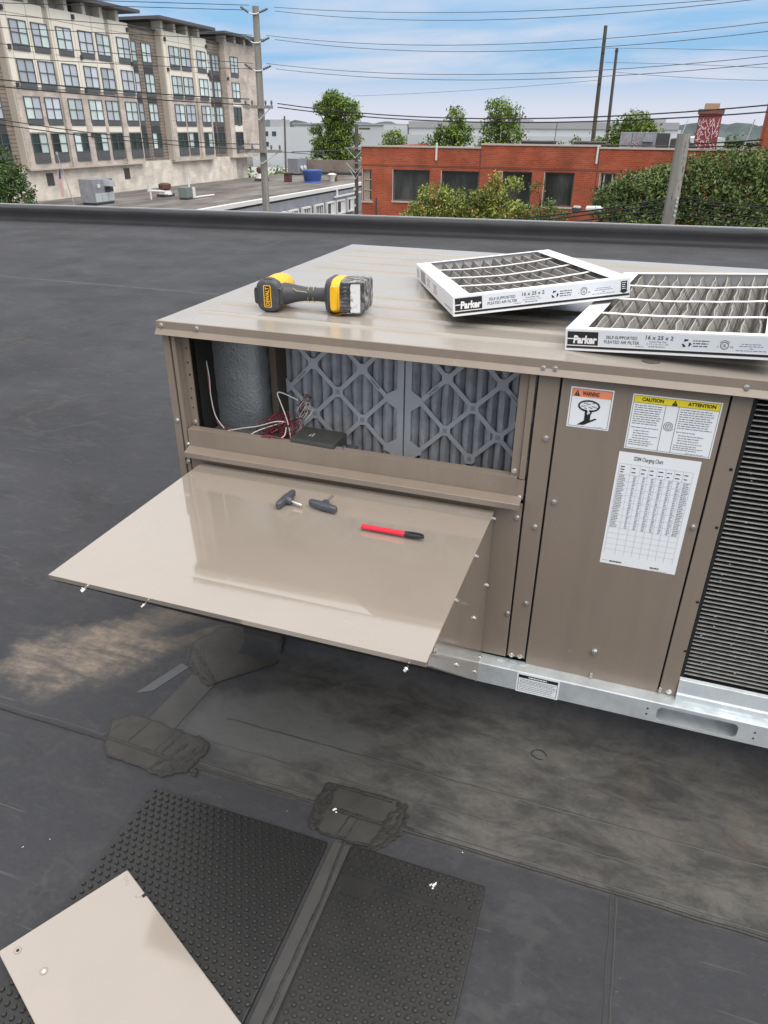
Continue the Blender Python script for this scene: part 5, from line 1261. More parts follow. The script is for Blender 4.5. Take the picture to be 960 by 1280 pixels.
def roof_kit():
    def rtu(name, label, cat, c, sx, sy, sz, mat, hood=True):
        root = thing(name, label, cat, c); x, y, z = c
        m = MB(); m.box((x - sx / 2, y - sy / 2, z + .18), (x + sx / 2, y + sy / 2, z + sz)); b = m.build('cabinet', mat, root, bevel=.03)
        m = MB(); m.box((x - sx * .46, y - sy * .46, z), (x + sx * .46, y + sy * .46, z + .2)); m.build('curb', apt_dark, root)
        return root, b
    x, y, z = -43.9, 53.6, RZ
    root, b = rtu('packaged_unit', 'boxy weathered grey air unit on the low roof before the apartment podium', 'air handler', (x, y, z), 1.5, 2.5, 2.0, rtu_grey)
    X = x + .75
    m = MB(); m.prism([(y + .05, z + 1.45), (y + .05, z + 1.9), (y + .65, z + 1.9), (y + .85, z + 1.35)], 'x', X, X + .65); m.build('intake_hood', M('hood_light', (0.55, 0.56, 0.58), .4, metal=.3), root)
    m = MB(); m.box((X, y + .86, z + 1.0), (X + .03, y + 1.2, z + 1.95)); m.build('coil_grille', apt_dark, root)
    m = MB(); m.box((X, y + .1, z + .95), (X + .02, y + .8, z + 1.34)); m.build('shadow_panel', apt_dark, root)
    for k in range(3):
        m = MB(); m.box((X, y - 1.2 + k * .82, z + .25), (X + .025, y - .45 + k * .82, z + .92)); m.build('side_panel', galv, root, bevel=.01)
    m = MB(); m.box((X, y - .78, z + 1.35), (X + .06, y - .5, z + 1.62)); m.build('meter_box', white_paint, root)
    x, y = -43.0, 62.2
    root = thing('exhaust_fan', 'rusty capped roof fan with a white curb and pipe, left of the green box', 'roof fan', (x, y, z), 'mushroom roof fans')
    m = MB(); m.box((x - .5, y - .75, z), (x + .5, y + .75, z + .25)); m.build('base', apt_dark, root)
    m = MB(); m.tube([(x, y, z + .2), (x, y, z + .5), (x, y, z + .62)], [.62, .55, .3], 14); m.build('curb', white_paint, root, smooth=True)
    m = MB(); m.tube([(x, y, z + .62), (x, y, z + .75), (x, y, z + 1.1), (x, y, z + 1.2)], [.36, .58, .58, .35], 14); m.build('cap', rust, root, smooth=True)
    root = thing('vent_pipe', 'white vent pipe tee lying between the grey unit and the rusty fan', 'pipe', (-42.6, 59.2, z))
    m = MB(); m.tube([(-42.6, 59.0, z + .75), (-42.8, 61.6, z + .5)], .11, 8); m.build('run', white_paint, root, smooth=True)
    m = MB(); m.tube([(-42.55, 59.2, z), (-42.55, 59.2, z + 1.3)], .09, 8); m.build('stack', white_paint, root, smooth=True)
    x, y = -39.6, 60.4
    root, b = rtu('condenser_box', 'small green grey condenser box on the low roof', 'air unit', (x, y, z), .9, 1.0, 1.05, green_box)
    m = MB(); m.box((x - .3, y + .52, z + .1), (x + .45, y + .98, z + 1.0)); m.build('side_cabinet', white_paint, root)
    m = MB(); m.tube([(x, y + .7, z + 1.0), (x, y + .7, z + 2.0)], .07, 6); m.build('mast', white_paint, root)
    m = MB(); m.tube([(x + .2, y + 1.0, z + .12), (x + .4, y + 4.2, z + .12)], .09, 6); m.build('line_set', white_paint, root)
    x, y = -45.6, 86.8
    root = thing('exhaust_fan', 'rusty capped roof fan beside the utility pole, farther than the other', 'roof fan', (x, y, z), 'mushroom roof fans')
    m = MB(); m.box((x - .6, y - .8, z), (x + .6, y + .8, z + .3)); m.build('base', apt_dark, root)
    m = MB(); m.tube([(x, y, z + .3), (x, y, z + .85)], [.75, .5], 14); m.build('curb', white_paint, root, smooth=True)
    m = MB(); m.tube([(x, y, z + .85), (x, y, z + 1.0), (x, y, z + 1.45), (x, y, z + 1.6)], [.3, .6, .6, .3], 14); m.build('cap', rust, root, smooth=True)
    # blue tarp over a bin
    x, y = -38.7, 87.0
    root = thing('tarp_bundle', 'bright blue tarp tied over equipment on the low roof', 'tarp', (x, y, z))
    m = MB(); n = 22; secs = []
    for zz, k in ((0, 1.02), (.18, .86), (.6, .92), (1.0, 1.0), (1.32, 1.04), (1.42, .95)):
        secs.append([(x + (1.15 * k + rnd.uniform(-.04, .04)) * math.cos(2 * PI * i / n), y + (1.35 * k + rnd.uniform(-.05, .05)) * math.sin(2 * PI * i / n), z + zz + rnd.uniform(-.03, .03) * (zz > 0)) for i in range(n)])
    m.loft(secs); m.build('tarp', tarp_m, root, smooth=True)
    root, b = rtu('heat_pump', 'pale grey heat pump cabinet before the rear parapet, left of the blue tarp', 'air unit', (-47.3, 101.0, z), 1.6, 3.0, 2.1, grey_wall)
    for k in (-.6, .5):
        m = MB(); m.tube([(-46.4, 101 + k, z + .9), (-46.2, 101 + k, z + .9)], .3, 10); m.build('fan_cowl', white_paint, root)
    root = thing('roof_vent', 'white turbine vent just right of the blue tarp', 'roof vent', (-37.2, 89.6, z))
    m = MB(); m.tube([(-37.2, 89.6, z), (-37.2, 89.6, z + .35), (-37.2, 89.6, z + .8), (-37.2, 89.6, z + .95)], [.3, .35, .6, .25], 12); m.build('turbine', white_paint, root, smooth=True)
    m = MB(); m.tube([(-37.4, 90.6, z), (-37.4, 90.6, z + 1.2)], .45, 10); m.build('stub', rust, root)
    root = thing('brick_stub', 'short brown chimney stub left of the blue tarp', 'chimney', (-41.6, 86.0, z))
    m = MB(); m.box((-41.9, 85.6, z), (-41.2, 86.4, z + .95)); m.build('shaft', rust, root); m = MB(); m.box((-42, 85.5, z + .95), (-41.1, 86.5, z + 1.05)); m.build('cap', apt_dark, root)
    # flag
    fx, fy = -44.3, 50.2
    root = thing('flag_pole', 'leaning thin pole flying a drooping striped flag before the podium', 'flag', (fx, fy, z))
    m = MB(); m.tube([(fx + .3, fy + .5, z), (fx - .1, fy - .0, z + 3.9)], [.04, .03], 6); m.tube([(fx - .1, fy, z + 3.88), (fx - .1, fy, z + 4.1)], [.09, .09], 8); m.build('pole', M('pole_metal', (0.45, 0.45, 0.46), .4, metal=.4), root)
    fr_, fw_, fb_ = M('flag_red', (0.42, 0.05, 0.06), .8), M('flag_white', (0.7, 0.68, 0.68), .8), M('flag_blue', (0.035, 0.05, 0.16), .8)
    m = MB(); NR, NC = 13, 14
    def fp(i, j):
        t = j / NC; s = i / NR
        return (fx + .02 * math.sin(9 * s + 3 * t), fy - .06 - s * .42 * (1 - .35 * t) - .22 * t - .05 * math.sin(6 * t), z + 2.95 - t * 2.15 - .25 * s * (1 - t))
    for i in range(NR):
        for j in range(NC):
            m.mat(2 if (j < 5 and i < 7) else (0 if i % 2 == 0 else 1)); m.quad(fp(i, j), fp(i + 1, j), fp(i + 1, j + 1), fp(i, j + 1))
    m.build('flag', [fr_, fw_, fb_], root, fix=False)
roof_kit()

# ---- red brick building
BY = 46.0
def brick_building():
    root = thing('brick_building', 'long low red brick building with large dark windows across the street', 'building', (-3, BY + 8, GZ))
    wins = [(-16.72, -16.12, -.97, -2.82, 'narrow'), (-14.66, -12.25, -.92, -2.74, 'big'), (-11.48, -9.14, -.92, -2.9, 'big'), (-7.66, -5.88, -.88, -2.75, 'big'), (-5.12, -3.40, -.86, -2.72, 'big'), (-1.93, -1.03, -.82, -2.2, 'framed'), (0.6, 2.1, -.82, -2.4, 'big')]
    secs = [(-16.82, -9.09, .33), (-9.089, -2.15, .52), (-2.149, 10.5, .42)]
    for si, (xa, xb, zt) in enumerate(secs):
        m = MB(); cuts = [w for w in wins if xa <= w[0] < xb]
        y0, y1 = BY, BY + .35
        zl, zh = -3.0, -.78
        m.box((xa, y0, GZ - .3), (xb, y1, zl)); m.box((xa, y0, zh), (xb, y1, zt))
        x = xa
        for w in cuts:
            m.box((x, y0, zl), (w[0], y1, zh)) if w[0] - x > .02 else None
            m.box((w[0], y0, zl), (w[1], y1, w[3])); m.box((w[0], y0, w[2]), (w[1], y1, zh)); x = w[1]
        m.box((x, y0, zl), (xb, y1, zh))
        m.build('wall', red_brick, root, fix=False)
        m = MB(); m.box((xa - .02, y0 - .06, zt + .001), (xb - .001, y1 + .05, zt + .09)); m.build('coping', frame_lt, root)
    m = MB(); m.box((-16.81, BY + .36, GZ), (-16.5, BY + 14, .3)); m.box((10.2, BY + .36, GZ), (10.5, BY + 14, .3)); m.build('side_wall', red_brick, root)
    m = MB(); m.box((-16.4, BY + .36, -.2), (10.1, BY + 14, 0)); m.build('roof', gravel_roof, root)
    # string course shadow line of darker headers
    m = MB(); m.box((-16.82, BY - .02, -.74), (10.5, BY - .001, -.64)); m.build('lintel_course', brickmat('dark_header', (0.24, .07, .04), (.20, .06, .035), (.2, .1, .08), .3, .12), root)
    for (xa, xb, zt, zb, kind) in wins:
        m = MB(); t = .07; yb = BY + .16
        m.box((xa, yb, zb), (xa + t, yb + .1, zt)); m.box((xb - t, yb, zb), (xb, yb + .1, zt)); m.box((xa + t, yb, zt - t), (xb - t, yb + .1, zt)); m.box((xa + t, yb, zb), (xb - t, yb + .1, zb + t))
        if kind == 'framed':
            m.box((xa + .18, yb - .01, zb + t), (xa + .26, yb + .09, zt - t)); m.box((xb - .26, yb - .01, zb + t), (xb - .18, yb + .09, zt - t))
        if kind == 'narrow':
            for k in (1, 2): m.box((xa + t, yb - .01, zb + (zt - zb) * k / 3), (xb - t, yb + .09, zb + (zt - zb) * k / 3 + .05))
        f = m.build('window', frame_lt if kind != 'big' else frame_dark, root)
        m = MB(); m.box((xa + t, yb + .05, zb + t), (xb - t, yb + .07, zt - t)); m.build('pane', bglass, f)
        if kind == 'narrow':
            m = MB(); m.box((xa + t, yb + .035, zb + t), (xa + t + (xb - xa) * .58, yb + .045, zt - t)); m.build('blind', bblind, f)
        m = MB(); m.box((xa - .1, BY - .05, zb - .1), (xb + .1, BY + .2, zb - .001)); m.build('sill', frame_lt, f)
        m = MB(); m.box((xa - .05, BY - .012, zb), (xa, BY - .001, zt)); m.build('jamb_trim', frame_lt, f)
    for x in (-11.85, -2.25):
        m = MB(); m.box((x - .05, BY - .12, -.35), (x + .05, BY - .02, .62)); m.build('conduit_stub', white_paint, root)
    m = MB(); m.box((-2.17, BY - .012, GZ), (-2.13, BY - .001, .4)); m.build('expansion_joint', apt_dark, root)
    m = MB(); m.box((-9.12, BY - .012, GZ), (-9.08, BY - .001, .3)); m.build('expansion_joint', apt_dark, root)
    m = MB(); m.box((-14.3 - 1.55, BY - .02, -5.0), (-14.3 - 1.45, BY - .001, -2.6)); m.build('crack_repair', apt_dark, root)
brick_building()
def brick_roof_kit():
    x0, y0 = -1.22, 48.0; z = .05
    root = thing('packaged_unit', 'grey graffiti-marked air unit on the brick building roof', 'air handler', (0, y0, z))
    for k in range(3):
        m = MB(); m.box((x0 + k * .68, y0, z), (x0 + k * .68 + .66, y0 + 1.2, 1.28)); o = m.build('cabinet_panel', rtu_grey, root, bevel=.01)
    rg = random.Random(9); m = MB()
    for _ in range(9):
        cx, cz = x0 + rg.uniform(.3, 1.7), rg.uniform(.55, 1.1); P = [(cx + rg.uniform(-.25, .25), y0 - .012, cz + rg.uniform(-.22, .22)) for _ in range(4)]
        m.tube(smooth_path(P, 3), .018, 4)
    m.build('spray_marks', M('spray_pinkgrey', (0.40, 0.30, 0.33), .7), root)
    m = MB(); m.box((x0 + 2.05, y0 + .02, z), (x0 + 2.75, y0 + 1.2, 1.24)); m.build('coil_end', apt_dark, root)
    m = MB(); m.box((x0 + 2.76, y0, z), (x0 + 2.82, y0 + 1.2, 1.28)); m.build('end_post', galv, root)
    m = MB(); m.prism([(x0 + 1.25, .8), (x0 + 1.35, 1.05), (x0 + 1.85, 1.0), (x0 + 1.9, .78)], 'y', y0 - .3, y0 - .01); m.build('intake_hood', rtu_grey, root)
    root = thing('duct_cover', 'black tarred hump beside the graffiti-marked unit on the brick roof', 'duct', (2.2, 48.2, z))
    m = MB(); m.prism([(1.62, z), (1.62, .95), (2.3, 1.05), (3.0, .62), (3.1, z)], 'y', 47.9, 49); m.build('cover', apt_dark, root, bevel=.03)
    m = MB(); m.tube([(2.35, 47.95, 1.0), (2.42, 47.95, 1.25)], .1, 8); m.build('gooseneck', apt_dark, root)
    root = thing('guard_rail', 'thin dark pipe rail along the brick roof edge under the grey unit', 'rail', (0, 46.7, .4))
    m = MB(); m.tube([(-3.8, 46.6, .62), (3.4, 46.6, .60)], .03, 6); m.build('rail', apt_dark, root)
    for x in (-3.6, -2.0, -.4, 1.2, 2.8):
        m = MB(); m.tube([(x, 46.6, .05), (x, 46.6, .62)], .025, 6); m.build('post', apt_dark, root)
    for xa, xb, lab in ((-6.9, -4.95, 'low dark skylight curb left of the tall poles on the brick roof'), (-3.75, -2.0, 'low dark skylight curb right of the tall poles on the brick roof')):
        root = thing('skylight', lab, 'skylight', ((xa + xb) / 2, 47.3, 0))
        m = MB(); m.box((xa, 47.2, 0), (xb, 48.4, .70)); m.build('curb', apt_dark, root); m = MB(); m.box((xa - .05, 47.15, .70), (xb + .05, 48.45, .78)); m.build('lid', gravel_roof, root)
    # graffiti chimney
    cx, y = 3.62, 50.0
    root = thing('brick_chimney', 'square red brick chimney covered in pale pink graffiti', 'chimney', (cx, y, 0))
    m = MB(); m.box((cx - .62, y, -.2), (cx + .62, y + 1.2, 2.25)); b = m.build('shaft', brickmat('chimney_brick', (0.26, .05, .055), (.20, .045, .045), (.3, .12, .13), .22, .08), root)
    m = MB(); m.box((cx - .70, y - .07, 2.25), (cx + .70, y + 1.27, 2.5)); m.build('corbel', brickmat('corbel_brick', (.22, .08, .06), (.17, .06, .05), (.25, .15, .12), .22, .08), root)
    m = MB(); m.box((cx - .4, y + .2, 2.5), (cx + .4, y + 1, 2.8)); m.build('flue_tile', M('flue_clay', (.40, .28, .17), .8), root)
    m = MB(); rg = random.Random(12)
    for row in range(6):
        for k in range(6):
            ox = cx - .48 + k * .19; oz = 1.8 - row * .34
            P = [(ox + rg.uniform(-.12, .12), y - .012, oz + rg.uniform(-.26, .26)) for _ in range(4)]; m.tube(smooth_path(P, 4), .019, 4)
    m.build('graffiti', M('graffiti_pink', (.70, .52, .56), .7), root)
    root = thing('brick_stack', 'plain red brick stack at the right edge beside the graffiti chimney', 'chimney', (7.2, 43.5, 0))
    m = MB(); m.box((5.98, 43.3, GZ), (8.4, 45.0, 3.1)); m.build('shaft', red_brick, root); m = MB(); m.box((5.9, 43.2, 3.1), (8.5, 45.1, 3.3)); m.build('cap', frame_lt, root)
brick_roof_kit()

# ---- trees
def leaf_cloud(blobs, n, size, mats, seed, droop=0.3, clump=9):
    rg = np.random.default_rng(seed); m = MB(); V = []; F = []; MI = []
    vol = [b[3] * b[4] * b[5] for b in blobs]; tot = sum(vol)
    for b, v in zip(blobs, vol):
        nc = max(3, int(n * v / tot / clump))
        for _ in range(nc):
            d = rg.normal(size=3); d /= np.linalg.norm(d); r = rg.uniform(.35, 1.0) ** .45
            c = np.array(b[:3]) + d * r * np.array(b[3:6]) * rg.uniform(.9, 1.08)
            mi = int(rg.choice(3, p=(.25, .42, .33))); axis = rg.normal(size=3); axis[2] -= droop; axis /= np.linalg.norm(axis)
            for _ in range(clump):
                p = c + rg.normal(size=3) * size * 1.25
                a = rg.normal(size=3) * .6 + axis; a /= np.linalg.norm(a); q = np.cross(a, rg.normal(size=3)); q /= np.linalg.norm(q) + 1e-9
                s = size * rg.uniform(.6, 1.3); w = s * rg.uniform(.32, .5); o = len(V)
                V += [tuple(p - a * s), tuple(p + q * w), tuple(p + a * s), tuple(p - q * w)]; F.append((o, o + 1, o + 2, o + 3))
                MI.append(mi if rg.random() < .92 else int(rg.integers(3)))
    m.v, m.f, m.mi = V, F, MI
    return m
def tree(name, label, base, blobs, n, size, mats, seed, group=None, trunk_r=.2, cat='tree', zt=None, clump=9, droop=.3):
    rg = random.Random(seed); root = thing(name, label, cat, base, group)
    m = MB(); top = zt if zt is not None else max(b[2] for b in blobs)
    bx, by, bz = base; cxm = sum(b[0] for b in blobs) / len(blobs); cym = sum(b[1] for b in blobs) / len(blobs)
    zf = min(b[2] - b[5] * .6 for b in blobs)
    fork = Vector((bx * .6 + cxm * .4, by * .6 + cym * .4, max(zf, bz + .5)))
    m.tube(smooth_path([(bx, by, bz), ((bx + fork.x) / 2 + rg.uniform(-.1, .1), by, (bz + fork.z) / 2), fork], 3), [trunk_r * (1.25 - .45 * t) for t in np.linspace(0, 1, 7)], 8)
    for b in blobs:
        e = Vector(b[:3]) + Vector((0, 0, b[5] * .5)); mid = fork.lerp(e, .5) + Vector((rg.uniform(-.2, .2), rg.uniform(-.2, .2), -.15 * b[5]))
        m.tube(smooth_path([fork, mid, e], 4), [trunk_r * (.6 - .5 * t) for t in np.linspace(0, 1, 9)], 6)
        for _ in range(3):
            d = Vector((rg.uniform(-1, 1) * b[3], rg.uniform(-1, 1) * b[4], rg.uniform(-.3, .9) * b[5])) * .75
            m.tube([mid, mid.lerp(Vector(b[:3]) + d, .6), Vector(b[:3]) + d], [trunk_r * .28, trunk_r * .16, trunk_r * .06], 5)
    m.build('trunk', bark, root, smooth=True)
    leaf_cloud(blobs, n, size, mats, seed, droop, clump).build('crown', mats, root, fix=False)
    return root
def trees():
    G = 'trees between the brick building and the far hall'
    x, y = -45, 109.7
    tree('broadleaf_tree', 'tall full green tree rising alone behind the low grey roof', (x, y, GZ), [(x + (bx_ - x) * 1.16, by_, bz_, rx_ * 1.12, ry_, rz_) for bx_, by_, bz_, rx_, ry_, rz_ in ((x - .2, y, 5.0, 1.5, 1.6, 1.0), (x - 1.6, y, 3.9, 1.3, 1.5, .8), (x + 1.7, y, 4.1, 1.6, 1.6, .9), (x + .2, y, 3.3, 1.6, 1.6, .8), (x + 2.7, y, 2.9, .9, 1.2, .7), (x - .3, y, 2.0, 1.4, 1.5, .8), (x + 1.6, y, 1.7, 1.1, 1.3, .7), (x - 2.6, y, 1.0, .9, 1.2, .6), (x + .3, y, .5, 1.7, 1.6, .9), (x + 2.4, y, -.1, 1.2, 1.3, .8), (x - 1.8, y, -.7, 1.4, 1.4, .8), (x + .4, y, -1.4, 1.9, 1.6, .9), (x - 2.7, y, -2.2, .8, 1.0, .6), (x + 2.0, y, -2.4, 1.3, 1.4, .9), (x - .3, y, -3.2, 1.6, 1.5, .8))], 17000, .19, L_dark, 1, trunk_r=.4)
    x, y = -17.4, 71.5
    tree('broadleaf_tree', 'small uneven tree with two lobes above the brick roof left of centre', (x, y, GZ), [(x + .3, y, 2.2, .8, .9, 1.0), (x - .9, y, 1.0, .7, .9, .7), (x + .9, y, .9, 1.1, 1, .9), (x - .3, y, -.4, 1.8, 1.2, .9), (x + .2, y, 1.0, .8, .8, .8), (x - 1.7, y, .55, .55, .7, .55), (x - 1.5, y, -.5, .9, .9, .7)], 4800, .15, L_dark, 2, G, .2)
    x, y = -13.0, 73
    tree('broadleaf_tree', 'round tree above the middle of the brick roof', (x, y, GZ), [(x - .4, y, 2.9, 1.2, 1.1, .9), (x + .6, y, 2.2, 1.2, 1.1, .9), (x - .9, y, 1.4, 1.1, 1.1, .9), (x + .9, y, .9, 1.3, 1.1, .9), (x - .9, y, -.1, 1.5, 1.1, .8), (x + .4, y, -.6, 1.9, 1.2, .8), (x - 2.0, y, -.6, .8, .9, .6)], 5600, .15, L_dark, 3, G, .22)
    x, y = -22.6, 69.8
    tree('broadleaf_tree', 'small low tree peeking over the left end of the brick roof', (x, y, GZ), [(x, y, .4, 1.0, .9, .8), (x - .5, y, -.4, .9, .9, .7), (x + .6, y, -.5, .8, .9, .6)], 2200, .13, L_dark, 4, G, .15)
    x, y = -1.1, 66.5
    tree('broadleaf_tree', 'light green tree behind the grey unit on the brick roof', (x, y, GZ), [(x + .1, y, 1.9, 1.2, 1.1, .8), (x - 1.1, y, 1.2, 1.0, 1, .7), (x + 1.2, y, 1.2, .9, 1, .8), (x + .2, y, .5, 2.0, 1.2, .9), (x - 2.2, y, .1, 1.0, .9, .6)], 5200, .14, L_yel[:1] + L_dark[1:], 5, G, .2)
    for i, (x, y, z, r, lab) in enumerate(((-19.7, 70.6, -.2, .55, 'small bush top between the two left roofline trees'), (-7.6, 72, -.1, .55, 'small shrub top just right of the round roofline tree'), (-5.9, 70, .15, .7, 'small bright shrub top left of the tall bare poles'), (3.6, 52.5, .5, .7, 'bush climbing the foot of the graffiti chimney'), (6.6, 62, .4, 1.2, 'dark shrub between the graffiti chimney and the right stack'))):
        tree('shrub', lab, (x, y, -3), [(x, y, z, r, r, r * .8), (x + r * .6, y, z - .3, r * .7, r, r * .6)], 420, .13, L_mid, 40 + i, 'shrubs along the roofline', .06, 'shrub')
    # left tree before the podium
    x, y = -35.1, 34.0
    tree('broadleaf_tree', 'dense dark green tree at the left edge before the podium', (x, y, GZ), [(x, y, -.2, 1.3, 1.4, .8), (x + 1.0, y, -.9, 1.1, 1.2, .7), (x + .2, y, -1.3, 1.8, 1.6, .9), (x + 1.4, y, -1.8, 1.1, 1.2, .6), (x + .8, y, -2.5, 1.8, 1.6, .9), (x + 1.0, y, -3.6, 1.7, 1.6, .9), (x - 1.4, y, -1.6, 1.6, 1.6, 1.4), (x - 1, y, -3.4, 1.6, 1.6, 1.2)], 14000, .10, L_deep, 6, None, .25)
    # ailanthus growth before the brick building
    tree('tree_of_heaven', 'broad feathery tree mass right of the grey pole, before the bricks', (4.4, 41.5, GZ), [(2.9, 41.3, -.35, 1.3, 1.2, .65), (4.4, 41.6, -.2, 1.5, 1.2, .75), (6.0, 42, -.15, 1.5, 1.3, .75), (7.4, 42.2, -.3, 1.5, 1.3, .8), (3.6, 41, -1.3, 1.7, 1.2, .8), (5.6, 41.4, -1.4, 1.9, 1.2, .9), (7.4, 42, -1.6, 1.6, 1.2, .9), (4.6, 41, -2.4, 2.0, 1.2, .8), (7.0, 41.5, -2.8, 2.0, 1.3, .9), (2.6, 41, -2.2, 1.2, 1.1, .7)], 30000, .100, L_mid, 7, None, .16, droop=.55, clump=11)
    tree('tree_of_heaven', 'feathery green tree mass left of the grey pole, below the brick roof', (.8, 40.6, GZ), [(1.6, 40.6, -.75, 1.2, 1.1, .55), (.3, 40.4, -1.05, 1.2, 1.1, .55), (-.7, 40.2, -1.5, 1.0, 1, .5), (1.0, 40.3, -1.7, 1.5, 1.1, .6), (-.6, 40, -2.2, 1.3, 1, .55), (1.4, 40.3, -2.4, 1.3, 1, .6), (.2, 40, -3.0, 1.6, 1.1, .6)], 14000, .100, L_mid, 8, None, .14, droop=.55, clump=11)
    tree('sumac_bush', 'yellow green bush before the two left brick windows', (-9.2, 37.6, GZ), [(-9.6, 37.6, -1.55, .8, .8, .42), (-8.6, 37.7, -1.75, .7, .8, .4), (-10.2, 37.4, -2.25, .7, .8, .45), (-9.0, 37.6, -2.35, 1.1, .9, .5), (-10.6, 37.4, -2.9, 1.0, .9, .5), (-8.7, 37.6, -3.0, 1.3, .9, .5)], 6500, .085, L_yel, 9, 'bushes before the brick windows', .08, 'bush', droop=.2, clump=10)
    tree('sumac_bush', 'tallest yellow green bush, between the middle brick windows', (-6.3, 38.3, GZ), [(-6.5, 38.3, -.95, .45, .5, .42), (-5.6, 38.4, -1.05, .45, .5, .3), (-6.6, 38.2, -1.6, .8, .7, .5), (-7.4, 38.1, -1.75, .7, .7, .42), (-6.2, 38.2, -2.3, 1.3, .9, .55), (-7.6, 38, -2.5, .9, .8, .5), (-6.4, 38.2, -3.0, 1.5, .9, .5)], 7000, .085, L_yel, 10, 'bushes before the brick windows', .08, 'bush', droop=.2, clump=10)
    tree('sumac_bush', 'darker green bush under the right brick window', (-4.0, 39, GZ), [(-4.5, 39, -1.25, .4, .4, .25), (-4.0, 39, -2.2, .6, .6, .35), (-4.9, 38.9, -2.5, .7, .7, .4), (-3.4, 39, -2.6, .7, .7, .4), (-4.2, 38.9, -3.1, 1.4, .9, .45)], 3200, .08, [L_mid[1], L_yel[0], L_mid[2]], 11, 'bushes before the brick windows', .07, 'bush', droop=.2, clump=10)
trees()

# ---- poles
def poles():
    def pole(name, label, base, top, r0, r1, mat, group=None):
        root = thing(name, label, 'utility pole', base, group); m = MB()
        b, t = Vector(base), Vector(top); n = 10
        m.tube([b.lerp(t, k / n) for k in range(n + 1)], [r0 + (r1 - r0) * k / n for k in range(n + 1)], 14); m.build('shaft', mat, root, smooth=True); return root
    G = 'wooden utility poles'
    p = pole('utility_pole', 'tall grey pole with three pairs of insulator arms beside the apartments', (-13.14, 25.46, GZ), (-12.98, 25.50, 5.06), .165, .115, pole_wood, G)
    for z in (4.92, 4.08, 3.24):
        m = MB(); c = Vector((-12.98, 25.36, z - .1))
        for s in (-1, 1):
            e = c + Vector((s * .20, s * .06, .06)); m.tube(smooth_path([c, c + Vector((s * .1, s * .03, .01)), e], 3), .022, 6)
        arm = m.build('bracket', white_paint, p, smooth=True)
        for s in (-1, 1):
            a = c + Vector((s * .18, s * .055, .05)); d = Vector((s * .9, s * .28, .55 if s < 0 else .36)).normalized()
            g = MB(); g.tube([a + d * t for t in np.linspace(0, .32, 9)], [.03, .045, .03, .048, .03, .048, .03, .045, .02], 8); g.build('insulator', insul, arm)
    for z, hl, nm in ((2.02, .52, ''), (.58, .75, '')):
        m = MB(); m.box((-.05 - hl, -.055, -.05), (hl, .055, .05), Matrix.Translation((-13.0, 25.28, z)) @ Matrix.Rotation(.32, 4, 'Z')); ca = m.build('crossarm', pole_wood, p)
        g = MB()
        for s in (-1, 1): g.tube([Vector((-13.0, 25.27, z - .42)), Vector((-13.0 + s * hl * .8, 25.27 + s * hl * .26, z - .03))], .018, 5)
        g.build('brace', galv, ca)
        for t in (-.9, -.45, .5, .92):
            g = MB(); c = Vector((-13.0 + t * hl * .95, 25.28 + t * hl * .31, z + .05)); g.tube([c, c + Vector((0, 0, .09)), c + Vector((0, 0, .16))], [.02, .045, .03], 7); g.build('pin_insulator', insul, ca)
    p = pole('utility_pole', 'thick weathered grey pole top just beyond the parapet at right', (1.50, 15.66, GZ), (1.468, 15.63, 1.33), .165, .130, pole_wood, G)
    for z in (.17, .10, .02, -.07, -.16): 
        g = MB(); g.cyl((1.56, 15.50, z), (0.2, -1, 0), .022, .05, 8); g.build('bolt', galv, p)
    rg = random.Random(31); g = MB()
    for _ in range(26):
        z = rg.uniform(-.4, 1.2); a = rg.uniform(-2.4, -.6); r = .139; h = rg.uniform(.03, .14)
        g.prism([(1.475 + r * math.cos(a), z), (1.475 + r * math.cos(a) + .010, z + h * .3), (1.475 + r * math.cos(a) + .004, z + h)], 'y', 15.64 + r * math.sin(a) - .002, 15.64 + r * math.sin(a) + .01)
    stuff(g.build('checks', M('wood_check', (.05, .045, .04), .9), p))
    p = pole('utility_pole', 'dark pole at the left corner of the brick building', (-21.25, 56.5, GZ), (-21.15, 56.5, 1.62), .17, .13, pole_dark, G)
    m = MB(); m.box((-20.9, 56.3, 1.25), (-20.0, 56.42, 1.38)); m.build('crossarm', pole_dark, p)
    for z, hl in ((.0, .9), (-1.05, .9), (-1.5, .6)):
        m = MB(); m.box((-21.2 - hl, 56.28, z - .05), (-21.2 + hl, 56.38, z + .05)); ca = m.build('crossarm', pole_wood, p)
        g = MB(); g.tube([(-21.2, 56.27, z - .7), (-21.2 - hl * .8, 56.27, z - .02)], .025, 5); g.tube([(-21.2, 56.27, z - .7), (-21.2 + hl * .8, 56.27, z - .02)], .025, 5); g.build('brace', galv, ca)
    for z in (-3.0, -3.6, -4.2):
        g = MB(); g.box((-21.35, 56.2, z), (-21.2, 56.32, z + .18)); g.build('tag_plate', white_paint, p)
    p = pole('bare_pole', 'taller of two tall thin dark poles behind the brick roof', (-4.75, 75.85, GZ), (-5.08, 75.72, 9.41), .24, .15, pole_dark, 'tall bare poles')
    for z in (7.4, 5.0):
        m = MB(); m.box((-5.12, 75.5, z), (-4.9, 75.62, z + 1.2)); m.build('hardware', apt_dark, p)
    p = pole('bare_pole', 'shorter of two tall thin dark poles behind the brick roof', (-3.5, 76.25, GZ), (-3.9, 76.12, 7.77), .20, .12, pole_dark, 'tall bare poles')
    m = MB(); m.cyl((-3.9, 76.12, 7.5), (0, 0, 1), .16, .1, 8); m.build('cap_band', apt_dark, p)
    pole('street_pole', 'short dark pole by the pale road between the apartments and the tall tree', (-70.0, 143.5, GZ), (-69.65, 143.5, 3.3), .22, .16, pole_dark)
    pole('antenna_mast', 'thin leaning mast on the brick roof left of the graffiti chimney', (2.0, 55, 0), (2.55, 55, 2.05), .035, .025, galv)
